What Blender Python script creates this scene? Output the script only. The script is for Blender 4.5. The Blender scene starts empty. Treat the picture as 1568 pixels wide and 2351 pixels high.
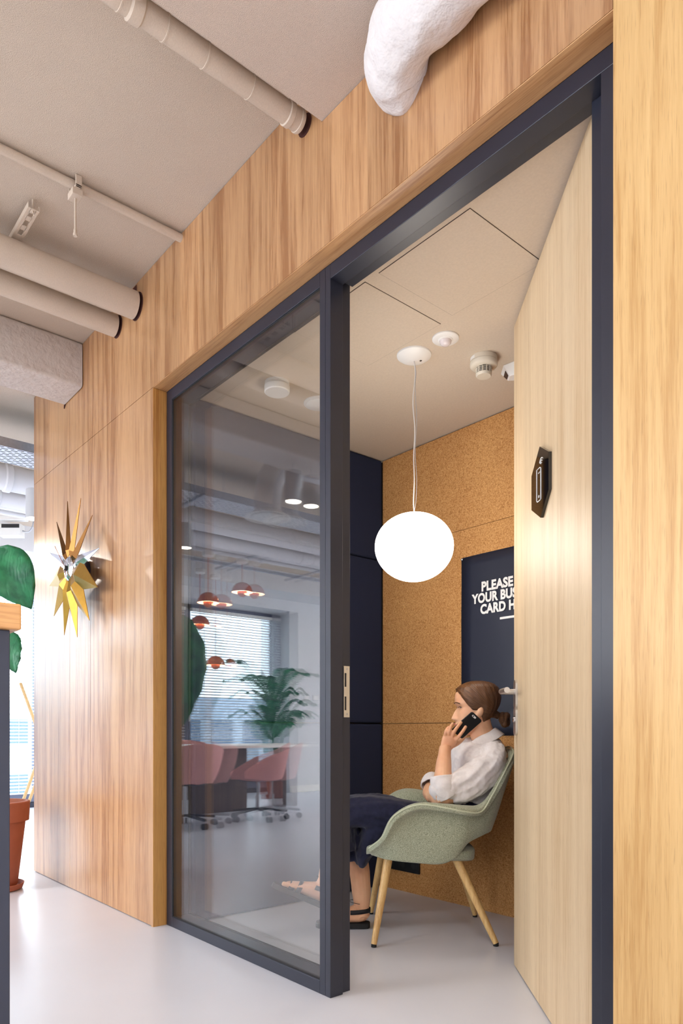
import bpy, bmesh, math, random
from mathutils import Vector, Matrix, noise
random.seed(7)
SC = bpy.context.scene
COL = SC.collection

# ------------------------------------------------------------------ camera
CAM_Y = -1.452; CAM_H = 0.9; FPX = 1629.0; HZ = 1677.0
FX, FY = -0.7604, 0.6494; RX, RY = 0.6494, 0.7604
cd = bpy.data.cameras.new('camera'); cam = bpy.data.objects.new('camera', cd); COL.objects.link(cam)
cd.sensor_fit = 'HORIZONTAL'; cd.sensor_width = 36.0; cd.lens = 36.0 * FPX / 1568.0
cd.shift_y = (HZ - 1175.5) / 1568.0
cd.clip_start = 0.05; cd.clip_end = 300
cam.location = (0, CAM_Y, CAM_H)
cam.rotation_euler = (math.pi / 2, 0, math.atan2(-FX, FY))
SC.camera = cam

# ------------------------------------------------------------------ sky and light
SC.view_settings.view_transform = 'Standard'
SC.view_settings.look = 'None'
SC.view_settings.gamma = 1.0
SC.view_settings.use_curve_mapping = False
SC.view_settings.exposure = 0.0
W = bpy.data.worlds.new('sky'); SC.world = W; W.use_nodes = True
W.node_tree.nodes['Background'].inputs[0].default_value = (0.80, 0.90, 1.0, 1)
W.node_tree.nodes['Background'].inputs[1].default_value = 9.5
SC.cycles.use_denoising = True
SC.cycles.max_bounces = 10; SC.cycles.diffuse_bounces = 5; SC.cycles.glossy_bounces = 5
SC.cycles.transparent_max_bounces = 16; SC.cycles.transmission_bounces = 6
SC.cycles.sample_clamp_indirect = 6.0
SC.cycles.caustics_reflective = False; SC.cycles.caustics_refractive = False

def area(name, loc, rot, sx, sy, power, color=(1, 1, 1), spread=180):
    l = bpy.data.lights.new(name, 'AREA'); l.shape = 'RECTANGLE'; l.size = sx; l.size_y = sy
    l.energy = power; l.color = color; l.spread = math.radians(spread)
    o = bpy.data.objects.new(name, l); COL.objects.link(o); o.location = loc; o.rotation_euler = rot
    return o
# daylight coming in at the glazed facade (far end), then an added fill at the office side
area('facade_daylight', (-8.95, -0.9, 1.4), (0, -math.pi/2, 0), 2.5, 7.2, 0).data.cycles.is_portal = True
area('side_fill', (-2.5, -7.8, 1.7), (math.pi/2, 0, 0), 9.0, 2.0, 380, (0.90, 0.95, 1.0))  # added room fill; the wall behind it has no windows
# added fill panels below the ceiling, out of view, with no fittings
area('corridor_fill', (1.6, -2.4, 2.86), (0, 0, 0), 1.6, 0.5, 70, (1.0, 0.96, 0.92))  # added fill for the corridor behind the camera
area('office_fill', (-5.3, -5.9, 2.9), (0, 0, 0), 2.4, 1.6, 420, (0.95, 0.97, 1.0))  # added fill brightening the office that the glass mirrors

area('far_end_fill', (-6.9, 2.6, 2.9), (0, 0, 0), 1.2, 1.2, 170, (0.97, 0.98, 1.0))  # extra unseen fill that brightens the ceiling and floor past the wall end

# ------------------------------------------------------------------ helpers
def at_z(px, py, z):
    l = (px - 784.0) / FPX
    return Vector(((FX + l*RX)*z, (FY + l*RY)*z + CAM_Y, CAM_H + (HZ - py)/FPX*z))
GLY = 0.0725                      # outer face of the booth glass
def mz(px, py, z):
    """a point seen mirrored in the booth glass: flip it back to its real side"""
    p = at_z(px, py, z); return Vector((p.x, 2*GLY-p.y, p.z))
def V(*a): return Vector(a)
def lerp(a, b, t): return a + (b - a)*t

class MB:
    def __init__(s): s.v = []; s.f = []
    def add(s, vs, fs):
        n = len(s.v); s.v += [tuple(v) for v in vs]; s.f += [tuple(i + n for i in f) for f in fs]; return s
    def box(s, x0, y0, z0, x1, y1, z1):
        vs = [(x0,y0,z0),(x1,y0,z0),(x1,y1,z0),(x0,y1,z0),(x0,y0,z1),(x1,y0,z1),(x1,y1,z1),(x0,y1,z1)]
        return s.add(vs, [(0,3,2,1),(4,5,6,7),(0,1,5,4),(1,2,6,5),(2,3,7,6),(3,0,4,7)])
    def obox(s, c, ax, ay, az):
        c, ax, ay, az = Vector(c), Vector(ax), Vector(ay), Vector(az)
        if ax.cross(ay).dot(az) < 0: ax = -ax
        vs = [c+ax*i+ay*j+az*k for k in (-1,1) for (i,j) in ((-1,-1),(1,-1),(1,1),(-1,1))]
        return s.add(vs, [(0,3,2,1),(4,5,6,7),(0,1,5,4),(1,2,6,5),(2,3,7,6),(3,0,4,7)])
    def bar(s, a, b, w, h, up=(0,0,1)):
        a, b = Vector(a), Vector(b); d = b - a; L = d.length/2; d.normalize()
        side = d.cross(Vector(up)); side = side.normalized() if side.length > 1e-4 else Vector((1,0,0))
        u = side.cross(d).normalized()
        return s.obox((a+b)/2, d*L, side*w/2, u*h/2)
    def loft(s, rings, cap=True, closed=False):
        n = len(rings[0]); base = len(s.v)
        for r in rings: s.v += [tuple(p) for p in r]
        m = len(rings)
        for i in range(m if closed else m-1):
            for j in range(n):
                a = base+i*n+j; b = base+i*n+(j+1) % n
                c = base+((i+1) % m)*n+(j+1) % n; d = base+((i+1) % m)*n+j
                s.f.append((a, b, c, d))
        if cap and not closed:
            s.f.append(tuple(base+j for j in range(n))[::-1]); s.f.append(tuple(base+(m-1)*n+j for j in range(n)))
        return s
    def tube(s, pts, r, n=16, cap=True, flat=None, ref=None, closed=False):
        """sweep; r scalar/list or list of (r_side, r_up)"""
        pts = [Vector(p) for p in pts]; m = len(pts)
        rr = r if isinstance(r, (list, tuple)) else [r]*m
        rings = []; prev = Vector(ref) if ref is not None else None
        for i, p in enumerate(pts):
            if closed: t = (pts[(i+1) % m]-pts[i-1]).normalized()
            else: t = (pts[min(i+1, m-1)]-pts[max(i-1, 0)]).normalized()
            if prev is None:
                prev = Vector((0,0,1)) if abs(t.z) < 0.9 else Vector((1,0,0))
            u = prev - t*prev.dot(t)
            if u.length < 1e-5: u = t.orthogonal()
            u.normalize(); w = t.cross(u)
            if ref is None: prev = u
            q = rr[i]; a, b = (q if isinstance(q, (tuple, list)) else (q, q))
            rings.append([p + u*a*math.cos(k*2*math.pi/n) + w*b*math.sin(k*2*math.pi/n) for k in range(n)])
        return s.loft(rings, cap, closed)
    def lathe(s, prof, c=(0,0,0), n=32, axis='z', cap=True):
        c = Vector(c); rings = []
        for (r, h) in prof:
            ring = []
            for k in range(n):
                a = k*2*math.pi/n; x, y = r*math.cos(a), r*math.sin(a)
                p = {'z': (x, y, h), 'y': (x, h, -y), 'x': (h, x, y)}[axis]
                ring.append(c+Vector(p))
            rings.append(ring)
        return s.loft(rings, cap)
    def prism(s, poly, a, b):
        """poly: list of Vectors, extruded from offset a to offset b (vectors)"""
        a, b = Vector(a), Vector(b); n = len(poly)
        return s.add([Vector(p)+a for p in poly]+[Vector(p)+b for p in poly],
                     [tuple(range(n))[::-1], tuple(range(n, 2*n))]+[(i, (i+1) % n, (i+1) % n+n, i+n) for i in range(n)])
    def grid(s, rows, closed=False):
        n = len(rows[0]); base = len(s.v)
        for r in rows: s.v += [tuple(p) for p in r]
        for i in range(len(rows)-1):
            for j in range(n if closed else n-1):
                s.f.append((base+i*n+j, base+i*n+(j+1) % n, base+(i+1)*n+(j+1) % n, base+(i+1)*n+j))
        return s
    def build(s, name, mat, parent=None, smooth=False, bevel=0, angle=40, org=None, **kw):
        me = bpy.data.meshes.new(name)
        if org is None and parent is None: org = Vector((0,0,0))
        M = Matrix.Identity(4)
        if parent is not None: M = parent.matrix_world.inverted()
        elif org is not None: M = Matrix.Translation(-Vector(org))
        me.from_pydata([M @ Vector(v) for v in s.v], [], s.f); me.validate(); me.update()
        bm = bmesh.new(); bm.from_mesh(me); bmesh.ops.recalc_face_normals(bm, faces=bm.faces); bm.to_mesh(me); bm.free()
        if smooth:
            me.polygons.foreach_set('use_smooth', [True]*len(me.polygons))
            if angle < 180: me.set_sharp_from_angle(angle=math.radians(angle))
        me.materials.append(mat)
        o = bpy.data.objects.new(name, me); COL.objects.link(o)
        if parent is not None: o.parent = parent
        elif org is not None: o.location = Vector(org)
        if bevel:
            b = o.modifiers.new('bevel', 'BEVEL'); b.width = bevel; b.segments = 2; b.limit_method = 'ANGLE'
            b.angle_limit = math.radians(35); b.harden_normals = False
        tag(o, **kw); return o

def tag(o, label=None, cat=None, group=None, kind=None):
    if label: o['label'] = label
    if cat: o['category'] = cat
    if group: o['group'] = group
    if kind: o['kind'] = kind
    return o
def thing(name, loc, label, cat, group=None, rz=0, kind=None):
    o = bpy.data.objects.new(name, None); COL.objects.link(o); o.empty_display_size = 0.1
    o.location = loc; o.rotation_euler = (0, 0, rz); tag(o, label, cat, group, kind)
    o.matrix_world = Matrix.Translation(Vector(loc)) @ Matrix.Rotation(rz, 4, 'Z')
    return o
def kids(o): return [c for c in bpy.data.objects if c.parent == o]
def copy_tree(o, parent=None):
    c = o.copy(); COL.objects.link(c)
    if parent is not None: c.parent = parent
    for ch in kids(o): copy_tree(ch, c)
    return c
def catmull(P, n):
    """resample control points smoothly"""
    P = [Vector(p) for p in P]; out = []; m = len(P)
    for i in range(m-1):
        p0, p1, p2, p3 = P[max(i-1,0)], P[i], P[i+1], P[min(i+2,m-1)]
        for k in range(n):
            t = k/n
            out.append(0.5*((2*p1)+(p2-p0)*t+(2*p0-5*p1+4*p2-p3)*t*t+(3*p1-p0-3*p2+p3)*t**3))
    out.append(P[-1]); return out
def sub(o, lv=2):
    m = o.modifiers.new('subsurf', 'SUBSURF'); m.levels = lv; m.render_levels = lv; return o
def solid(o, t, off=0):
    m = o.modifiers.new('solidify', 'SOLIDIFY'); m.thickness = t; m.offset = off; return o

# ------------------------------------------------------------------ materials
def newmat(name):
    m = bpy.data.materials.new(name); m.use_nodes = True
    return m, m.node_tree, m.node_tree.nodes['Principled BSDF']
def lin(c):
    return tuple(((x/255)/12.92 if x/255 <= 0.04045 else ((x/255+0.055)/1.055)**2.4) for x in c)+(1,)
def N(nt, t, **kw):
    n = nt.nodes.new(t)
    for k, v in kw.items(): setattr(n, k, v)
    return n
def coords(nt, scale=(1,1,1), kind='Object'):
    tc = N(nt, 'ShaderNodeTexCoord'); mp = N(nt, 'ShaderNodeMapping')
    nt.links.new(tc.outputs[kind], mp.inputs[0]); mp.inputs['Scale'].default_value = scale
    return mp.outputs[0]
def noisen(nt, vec, scale, detail=3, rough=0.55, dist=0.0):
    n = N(nt, 'ShaderNodeTexNoise'); n.inputs['Scale'].default_value = scale
    n.inputs['Detail'].default_value = detail; n.inputs['Roughness'].default_value = rough
    n.inputs['Distortion'].default_value = dist; nt.links.new(vec, n.inputs['Vector']); return n.outputs['Fac']
def ramp(nt, fac, stops):
    r = N(nt, 'ShaderNodeValToRGB'); e = r.color_ramp.elements
    while len(e) < len(stops): e.new(0.5)
    for i, (p, c) in enumerate(stops): e[i].position = p; e[i].color = c if len(c) == 4 else c+(1,)
    nt.links.new(fac, r.inputs[0]); return r.outputs[0]
def mixc(nt, fac, a, b, mode='MIX'):
    m = N(nt, 'ShaderNodeMix', data_type='RGBA', blend_type=mode)
    for s, v in ((0, fac), (6, a), (7, b)):
        if hasattr(v, 'is_linked') or hasattr(v, 'links'): nt.links.new(v, m.inputs[s])
        else: m.inputs[s].default_value = v
    return m.outputs[2]
def bump(nt, bs, h, strength=0.3, dist=0.002):
    b = N(nt, 'ShaderNodeBump'); b.inputs['Strength'].default_value = strength; b.inputs['Distance'].default_value = dist
    nt.links.new(h, b.inputs['Height']); nt.links.new(b.outputs[0], bs.inputs['Normal'])
def plain(name, rgb, rough=0.5, metal=0.0, spec=0.5, var=0.0, vscale=8, bmp=0, bscale=200, coat=0, emit=None, bdist=0.001):
    m, nt, bs = newmat(name)
    bs.inputs['Base Color'].default_value = lin(rgb); bs.inputs['Roughness'].default_value = rough
    bs.inputs['Metallic'].default_value = metal; bs.inputs['Specular IOR Level'].default_value = spec
    bs.inputs['Coat Weight'].default_value = coat
    v = coords(nt)
    if var:
        c = lin(rgb); d = tuple(x*(1-var) for x in c[:3])+(1,)
        nt.links.new(ramp(nt, noisen(nt, v, vscale, 4), [(0.3, d), (0.7, c)]), bs.inputs['Base Color'])
    if bmp: bump(nt, bs, noisen(nt, v, bscale, 3), bmp, bdist)
    if emit:
        bs.inputs['Emission Color'].default_value = lin(emit[0]); bs.inputs['Emission Strength'].default_value = emit[1]
    return m
def wood(name, light, dark, grain='z', board=0.19, rough=0.32, scale=1.0, contrast=1.0, knots=0.0, spec=0.5, tone=0.16):
    m, nt, bs = newmat(name)
    k = {'z': (1, 1, 0.035), 'x': (0.035, 1, 1), 'y': (1, 0.035, 1)}[grain]
    v = coords(nt, k)
    # slow warp so the streaks wander
    warp = noisen(nt, v, 2.2*scale, 2)
    a = noisen(nt, v, 19*scale, 5, 0.62, 0.8+knots)
    b = noisen(nt, v, 120*scale, 4, 0.65, 0.2)
    c = noisen(nt, v, 260*scale, 2, 0.5)
    def math_(op, x, y=None):
        n = N(nt, 'ShaderNodeMath', operation=op)
        for i, q in enumerate((x, y)):
            if q is None: continue
            if hasattr(q, 'links'): nt.links.new(q, n.inputs[i])
            else: n.inputs[i].default_value = q
        return n.outputs[0]
    s = math_('ADD', math_('MULTIPLY', a, 0.62), math_('MULTIPLY', b, 0.33))
    s = math_('ADD', s, math_('MULTIPLY', c, 0.12)); s = math_('ADD', s, math_('MULTIPLY', math_('SUBTRACT', warp, 0.5), 0.25))
    mid = 0.535; w = 0.10/contrast
    base = ramp(nt, s, [(mid-w, lin(dark)), (mid-w*0.1, tuple(lerp(Vector(lin(dark)), Vector(lin(light)), 0.62))), (mid+w, lin(light))])
    # board to board tone
    tc = N(nt, 'ShaderNodeTexCoord'); sx = N(nt, 'ShaderNodeSeparateXYZ'); nt.links.new(tc.outputs['Object'], sx.inputs[0])
    ax = sx.outputs[0] if grain == 'z' else sx.outputs[2]
    wn = N(nt, 'ShaderNodeTexWhiteNoise', noise_dimensions='1D')
    nt.links.new(math_('FLOOR', math_('DIVIDE', math_('ADD', ax, 50.03), board)), wn.inputs['W'])
    tonev = math_('ADD', math_('MULTIPLY', wn.outputs['Value'], tone), 1-tone)
    comb = N(nt, 'ShaderNodeCombineColor')
    for i in range(3): nt.links.new(tonev, comb.inputs[i])
    col = mixc(nt, 1.0, base, comb.outputs[0], 'MULTIPLY')
    # pores
    pores = ramp(nt, noisen(nt, v, 420*scale, 2, 0.5), [(0.30, (0.55, 0.5, 0.45, 1)), (0.42, (1, 1, 1, 1))])
    col = mixc(nt, 0.45, col, mixc(nt, 1.0, col, pores, 'MULTIPLY'))
    nt.links.new(col, bs.inputs['Base Color'])
    bs.inputs['Roughness'].default_value = rough; bs.inputs['Specular IOR Level'].default_value = spec
    bump(nt, bs, b, 0.06, 0.001)
    return m
def glass_sheet(name, tint=(1, 1, 1), f0=0.04):
    """thin clear sheet: see-through plus the Schlick share of mirror reflection at each face"""
    m, nt, bs = newmat(name); nt.nodes.remove(bs); out = nt.nodes['Material Output']
    tr = N(nt, 'ShaderNodeBsdfTransparent'); tr.inputs[0].default_value = tint+(1,)
    gl = N(nt, 'ShaderNodeBsdfGlossy'); gl.inputs['Roughness'].default_value = 0.0; gl.inputs[0].default_value = (1,1,1,1)
    geo = N(nt, 'ShaderNodeNewGeometry'); dot = N(nt, 'ShaderNodeVectorMath', operation='DOT_PRODUCT')
    nt.links.new(geo.outputs['Normal'], dot.inputs[0]); nt.links.new(geo.outputs['Incoming'], dot.inputs[1])
    def mt(op, a, b=None):
        n = N(nt, 'ShaderNodeMath', operation=op)
        for i, q in enumerate((a, b)):
            if q is None: continue
            if hasattr(q, 'links'): nt.links.new(q, n.inputs[i])
            else: n.inputs[i].default_value = q
        return n.outputs[0]
    p = mt('POWER', mt('SUBTRACT', 1.0, mt('ABSOLUTE', dot.outputs['Value'])), 5.0)
    f = mt('ADD', f0, mt('MULTIPLY', p, 1-f0))
    mx = N(nt, 'ShaderNodeMixShader'); nt.links.new(f, mx.inputs[0]); nt.links.new(tr.outputs[0], mx.inputs[1]); nt.links.new(gl.outputs[0], mx.inputs[2])
    nt.links.new(mx.outputs[0], out.inputs[0]); return m

M = {}
M['wood_wall'] = wood('oak_laminate_wall', (196, 152, 108), (154, 106, 66), board=0.17, rough=0.30, tone=0.17, spec=0.85, contrast=1.25)
M['wood_near'] = wood('yellow_oak_panel', (216, 180, 124), (186, 144, 88), board=0.6, rough=0.42, contrast=0.8, knots=0.8, tone=0.05)
M['wood_door'] = wood('pale_oak_door', (224, 200, 164), (204, 174, 134), board=0.11, rough=0.48, spec=0.28, tone=0.06, contrast=0.8)
M['wood_trim_x'] = wood('oak_trim_lengthwise', (208, 160, 110), (164, 112, 66), grain='x', board=3, rough=0.4, tone=0.0)
M['wood_trim_z'] = wood('oak_trim_upright', (208, 156, 88), (172, 116, 58), board=0.6, rough=0.4, tone=0.0)
M['wood_top'] = wood('counter_oak', (222, 172, 112), (180, 122, 68), grain='y', board=3, rough=0.4, tone=0.0)
M['ceiling'] = plain('sprayed_plaster_ceiling', (212, 196, 178), 0.9, spec=0.15, bmp=0.9, bscale=420, var=0.10, vscale=260, bdist=0.003)
M['ceiling_low'] = plain('sprayed_plaster_soffit', (212, 194, 178), 0.9, spec=0.15, bmp=0.9, bscale=400, var=0.10, vscale=240, bdist=0.003)
M['booth_ceiling'] = plain('booth_ceiling_board', (214, 198, 178), 0.9, spec=0.15, bmp=0.35, bscale=300, var=0.07, vscale=120)
M['seam'] = plain('dark_joint', (60, 48, 40), 0.9)
M['pipe'] = plain('painted_pipe', (206, 190, 172), 0.8, spec=0.2, bmp=0.5, bscale=250, var=0.08, vscale=200)
M['duct'] = plain('painted_insulation_wrap', (206, 196, 188), 0.85, spec=0.2, bmp=0.7, bscale=22, var=0.08, vscale=30, bdist=0.012)
M['duct_white'] = plain('white_plastered_lagging', (226, 222, 220), 0.85, spec=0.2, bmp=0.8, bscale=26, var=0.06, vscale=40, bdist=0.010)
M['frame'] = plain('anthracite_powder_coat', (37, 40, 53), 0.36, spec=0.5, bmp=0.05, bscale=600)
M['gasket'] = plain('black_gasket', (18, 18, 22), 0.6)
M['floor'] = plain('pale_grey_resin_floor', (214, 217, 228), 0.27, spec=0.4, var=0.05, vscale=1.4)
M['cork'] = None
M['navy_felt'] = plain('navy_acoustic_felt', (46, 52, 74), 0.95, spec=0.1, var=0.25, vscale=500, bmp=0.3, bscale=700)
M['white'] = plain('white_plastic', (238, 236, 232), 0.4)
M['white_wall'] = plain('white_painted_wall', (222, 222, 224), 0.85, spec=0.2, bmp=0.1, bscale=300)
M['steel'] = plain('brushed_steel', (216, 214, 212), 0.36, metal=1.0)
M['galv'] = plain('galvanised_steel', (196, 198, 204), 0.42, metal=0.75, var=0.15, vscale=40)
M['chrome'] = plain('polished_chrome', (225, 225, 230), 0.06, metal=1.0)
M['brass'] = plain('brushed_brass', (196, 150, 66), 0.28, metal=1.0, var=0.12, vscale=30)
M['bronze'] = plain('dark_bronze', (128, 88, 48), 0.28, metal=1.0, var=0.1, vscale=30)
M['copper'] = plain('copper', (200, 120, 80), 0.25, metal=1.0)
M['black'] = plain('black_plastic', (24, 24, 27), 0.4)
M['rubber'] = plain('black_rubber', (20, 20, 22), 0.7)
M['glass'] = glass_sheet('partition_glass', (0.985, 0.99, 0.99), 0.065)
M['glass_ext'] = glass_sheet('facade_glass', (0.93, 0.96, 0.97))
# cork: dark and light granules
def cork():
    m, nt, bs = newmat('cork_board'); v = coords(nt)
    n1 = noisen(nt, v, 165, 3, 0.75, 0.6); n2 = noisen(nt, v, 3, 3)
    vo = N(nt, 'ShaderNodeTexVoronoi'); vo.inputs['Scale'].default_value = 260; nt.links.new(v, vo.inputs['Vector'])
    c1 = ramp(nt, n1, [(0.36, lin((112, 68, 32))), (0.47, lin((180, 128, 76))), (0.66, lin((218, 172, 116)))])
    c2 = ramp(nt, vo.outputs['Color'], [(0.1, lin((150, 92, 42))), (0.8, lin((212, 156, 92)))])
    c = mixc(nt, 0.35, c1, c2); c = mixc(nt, 0.12, c, ramp(nt, n2, [(0.35, lin((150, 92, 42))), (0.65, lin((220, 166, 100)))]))
    nt.links.new(c, bs.inputs['Base Color']); bs.inputs['Roughness'].default_value = 0.8; bs.inputs['Specular IOR Level'].default_value = 0.25
    bump(nt, bs, n1, 0.3, 0.001); return m
M['cork'] = cork()

CEIL = 3.03; LOW = 2.885; BC = 2.46      # slab, dropped soffit, booth ceiling
XE = -4.73                                # free end of the wood wall
XL, XR = -3.027, -0.790                   # opening in the wood wall
ZT = 2.468
FAC = -8.7; FACE = -8.27
g = 0.0012
# floor
MB().box(FAC-0.3, -8, -0.1, 4, 4.2, 0).build('floor', M['floor'], kind='structure')
# ceiling slab with step
MB().box(FAC-0.3, -8, CEIL, -1.80, 4.2, CEIL+0.2).build('ceiling', M['ceiling'], kind='structure')
MB().box(-1.80, -8, LOW, 4, 0.2, CEIL+0.2).build('ceiling_soffit', M['ceiling_low'], kind='structure')
# wood clad wall, boards with fine joints
w = MB(); T = 0.02
seamZ = ZT+0.002
for a, b in ((XE, -4.09), (-4.09, -3.78), (-3.78, XL)):
    w.box(a+g, 0, 0.004, b-g, T, seamZ-g)
w.box(XE+g, 0, seamZ+g, -3.78-g, T, CEIL-0.003)
w.box(-3.78+g, 0, seamZ+g, -1.801, T, CEIL-0.003)
w.box(-1.801, 0, seamZ+g, XR-g, T, LOW-0.003)
w.build('wall_front', M['wood_wall'], kind='structure')
MB().box(XE, T, 0, XL-0.02, 0.1, CEIL).box(XE, T, ZT+0.03, XR, 0.1, LOW).build('wall_core', M['seam'], kind='structure')
MB().box(XR, 0, 0.0, 1.2, T, LOW-0.002).box(XR, T, 0, 1.2, 0.1, LOW).build('wall_right', M['wood_near'], kind='structure')
# return of the wall at its free end, going back
MB().box(XE, 0.1, 0, XE+0.1, 4.2, CEIL).build('wall_return', M['white_wall'], kind='structure')
# trims around the opening (reveal)
MB().box(XL-0.0, 0, ZT, XR, 0.068, ZT+0.0022).build('trim_1', M['wood_trim_x'], kind='structure', bevel=0.001)
MB().box(XL-0.022, 0.0005, 0, XL, 0.068, ZT).build('trim_2', M['wood_trim_z'], kind='structure', bevel=0.001)
# booth
BXL, BXR, BY0, BY1 = -2.962, -0.80, 0.168, 1.392
MB().box(BXL-0.1, 0.168, BC, BXR+0.2, BY1+0.15, BC+0.06).build('ceiling_booth', M['booth_ceiling'], kind='structure')
MB().box(BXR, 0.165, 0, BXR+0.1, BY1+0.1, CEIL).build('wall_booth_right', M['navy_felt'], kind='structure')
k = MB()
for a, b in ((0.0, 0.938), (0.941, 1.93), (1.9325, BC-0.006)):
    k.box(BXL, BY1, a, BXR, BY1+0.02, b)
k.build('wall_back', M['cork'], kind='structure')
MB().box(BXL-0.05, BY1+0.02, 0, BXR+0.1, BY1+0.12, CEIL).build('wall_back_core', M['seam'], kind='structure')
MB().box(BXL-0.15, 0.1, 0, BXL-0.042, BY1+0.12, CEIL).build('wall_left_core', M['seam'], kind='structure')
for i, (a, b) in enumerate(((0.004, 0.937), (0.943, 1.877), (1.883, BC-0.004))):
    MB().box(BXL-0.04, 0.17, a, BXL, BY1-0.003, b).build('acoustic_panel', M['navy_felt'], bevel=0.012,
        label=['lowest navy felt acoustic panel on the booth side wall, down to the floor', 'middle navy felt acoustic panel on the booth side wall behind the globe lamp', 'topmost navy felt acoustic panel, under the booth ceiling'][i],
        cat='wall panel', group='navy acoustic panels in the booth')
# access panels cut in the booth ceiling: hairline joints
for i, (x0, x1, y0, y1) in enumerate(((-1.757, -1.361, 0.215, 0.595), (-2.232, -1.822, 0.212, 0.605))):
    t = thing('access_panel', (x0, y0, BC), ['square access panel in booth ceiling nearest the door leaf', 'square access panel in booth ceiling above the post, left of the other'][i], 'ceiling panel', 'access panels in the booth ceiling')
    MB().box(x0+.0015, y0+.0015, BC-0.002, x1-.0015, y1-.0015, BC-0.0005).build('panel', M['booth_ceiling'], t)
    MB().box(x0, y0, BC-0.0012, x1, y1, BC-0.0002).build('joint', M['seam'], t)
# office outer walls
MB().box(FAC-0.3, -8.2, 0, 4.2, -8, CEIL+.2).build('wall_far_side', M['white_wall'], kind='structure')
MB().box(4, -8.2, 0, 4.2, 4.2, CEIL+.2).build('wall_near_end', M['white_wall'], kind='structure')
MB().box(FAC-0.3, 4.2, 0, 4.2, 4.4, CEIL+.2).build('wall_rear', M['white_wall'], kind='structure')
MB().box(FAC-0.3, -8, 0, FACE, -4.47, CEIL).build('wall_pier', M['white_wall'], kind='structure')
MB().box(FAC-0.3, 2.75, 0, FACE, 4.2, CEIL).build('wall_pier_left', M['white_wall'], kind='structure')
MB().box(FAC-0.3, -4.47, 2.62, FACE, 2.75, CEIL).build('wall_lintel', M['white_wall'], kind='structure')
MB().box(FACE, -8, 2.77, -7.75, 4.2, CEIL).build('beam_1', M['white_wall'], kind='structure')
MB().box(FACE, -8, 0.0, FACE+0.015, -4.47, 0.10).build('baseboard_left', M['white'], kind='structure', bevel=0.003)
MB().box(FAC-0.3, -4.47, 0, FAC+0.05, 2.75, 0.06).build('window_sill_1', M['frame'], kind='structure')

# facade windows with blinds
M['winframe'] = plain('grey_window_frame', (112, 116, 134), 0.45)
def blind_mat():
    m, nt, bs = newmat('blind_slat'); bs.inputs['Base Color'].default_value = lin((226, 230, 236))
    bs.inputs['Roughness'].default_value = 0.45
    bs.inputs['Transmission Weight'].default_value = 0.0
    return m
M['slat'] = blind_mat()
edges = [2.72, 1.28, -0.16, -1.60, -3.04, -4.45]
blab = ['white venetian blind beside the wood wall end, furthest left of the far windows', 'white venetian blind behind the potted plant left of the wood wall',
        'white venetian blind in the middle window of the facade', 'white venetian blind left of the grey mullion, mirrored in the booth glass',
        'white venetian blind behind the potted palm, mirrored in the booth glass']
for i in range(5):
    y1, y0 = edges[i], edges[i+1]
    wdw = thing('window_%d' % (i+2), (FAC, (y0+y1)/2, 0.06), None, None, kind='structure')
    f = MB(); fw = 0.07
    f.box(FAC-0.06, y0, 0.06, FAC+0.02, y0+fw, 2.62).box(FAC-0.06, y1-fw, 0.06, FAC+0.02, y1, 2.62)
    f.box(FAC-0.06, y0, 2.54, FAC+0.02, y1, 2.62).box(FAC-0.06, y0, 0.06, FAC+0.02, y1, 0.16)
    f.build('window_frame', M['winframe'], wdw, bevel=0.004)
    MB().box(FAC-0.035, y0+fw, 0.16, FAC-0.03, y1-fw, 2.54).build('pane', M['glass_ext'], wdw)
    if i == 4:
        h = MB(); h.box(FAC+0.02, y1-0.055, 1.18, FAC+0.035, y1-0.02, 1.26); h.box(FAC+0.035, y1-0.048, 1.02, FAC+0.055, y1-0.03, 1.24)
        h.build('window_handle', M['white'], wdw, bevel=0.003)
    b = thing('window_blind', (FAC+0.08, (y0+y1)/2, 2.58), blab[i], 'window blind', 'venetian blinds along the facade')
    s = MB(); n = 62
    for q in range(n):
        z = 0.17+q*(2.50-0.17)/(n-1); dz = 0.007
        rows = [[V(FAC+0.056, y0+0.05, z+dz), V(FAC+0.072, y0+0.05, z+0.0035+dz*0.2), V(FAC+0.082, y0+0.05, z-dz)],
                [V(FAC+0.056, y1-0.05, z+dz), V(FAC+0.072, y1-0.05, z+0.0035+dz*0.2), V(FAC+0.082, y1-0.05, z-dz)]]
        s.grid(rows)
    solid(s.build('slats', M['slat'], b), 0.001)
    MB().box(FAC+0.05, y0+0.045, 2.52, FAC+0.10, y1-0.045, 2.56).build('headrail', M['white'], b)
    c = MB()
    for yy in (y0+0.25, y1-0.25): c.box(FAC+0.071, yy-0.002, 0.17, FAC+0.074, yy+0.002, 2.52)
    c.build('ladder_cord', M['white'], b)

# buildings across the street
M['bld'] = plain('grey_blue_facade', (150, 166, 184), 0.8, var=0.15, vscale=0.4)
M['bldwin'] = plain('office_window_glass', (60, 84, 110), 0.15)
for i, (x, y0, y1, ht, lab) in enumerate(((-34, -34, 1, 2.7, 'grey blue office block across the street, seen through the blinds'), (-38, 4, 24, 2.4, 'lower grey office block across the street, left of the other'))):
    t = thing('office_building', (x, (y0+y1)/2, -9), lab, 'building', 'buildings across the street')
    MB().box(x-8, y0, -9, x, y1, ht).build('facade', M['bld'], t)
    nz = 0
    for z in (-2.6, 0.2, 2.4):
        if z+1.2 > ht: continue
        yy = y0+0.6
        while yy < y1-1.5:
            MB().box(x, yy, z, x+0.06, yy+1.3, z+1.25).build('window', M['bldwin'], t); yy += 2.0
MB().box(-120, -90, -9.3, FAC-0.5, 90, -9).build('street_ground', plain('street', (120, 122, 126), 0.9), kind='structure')

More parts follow.
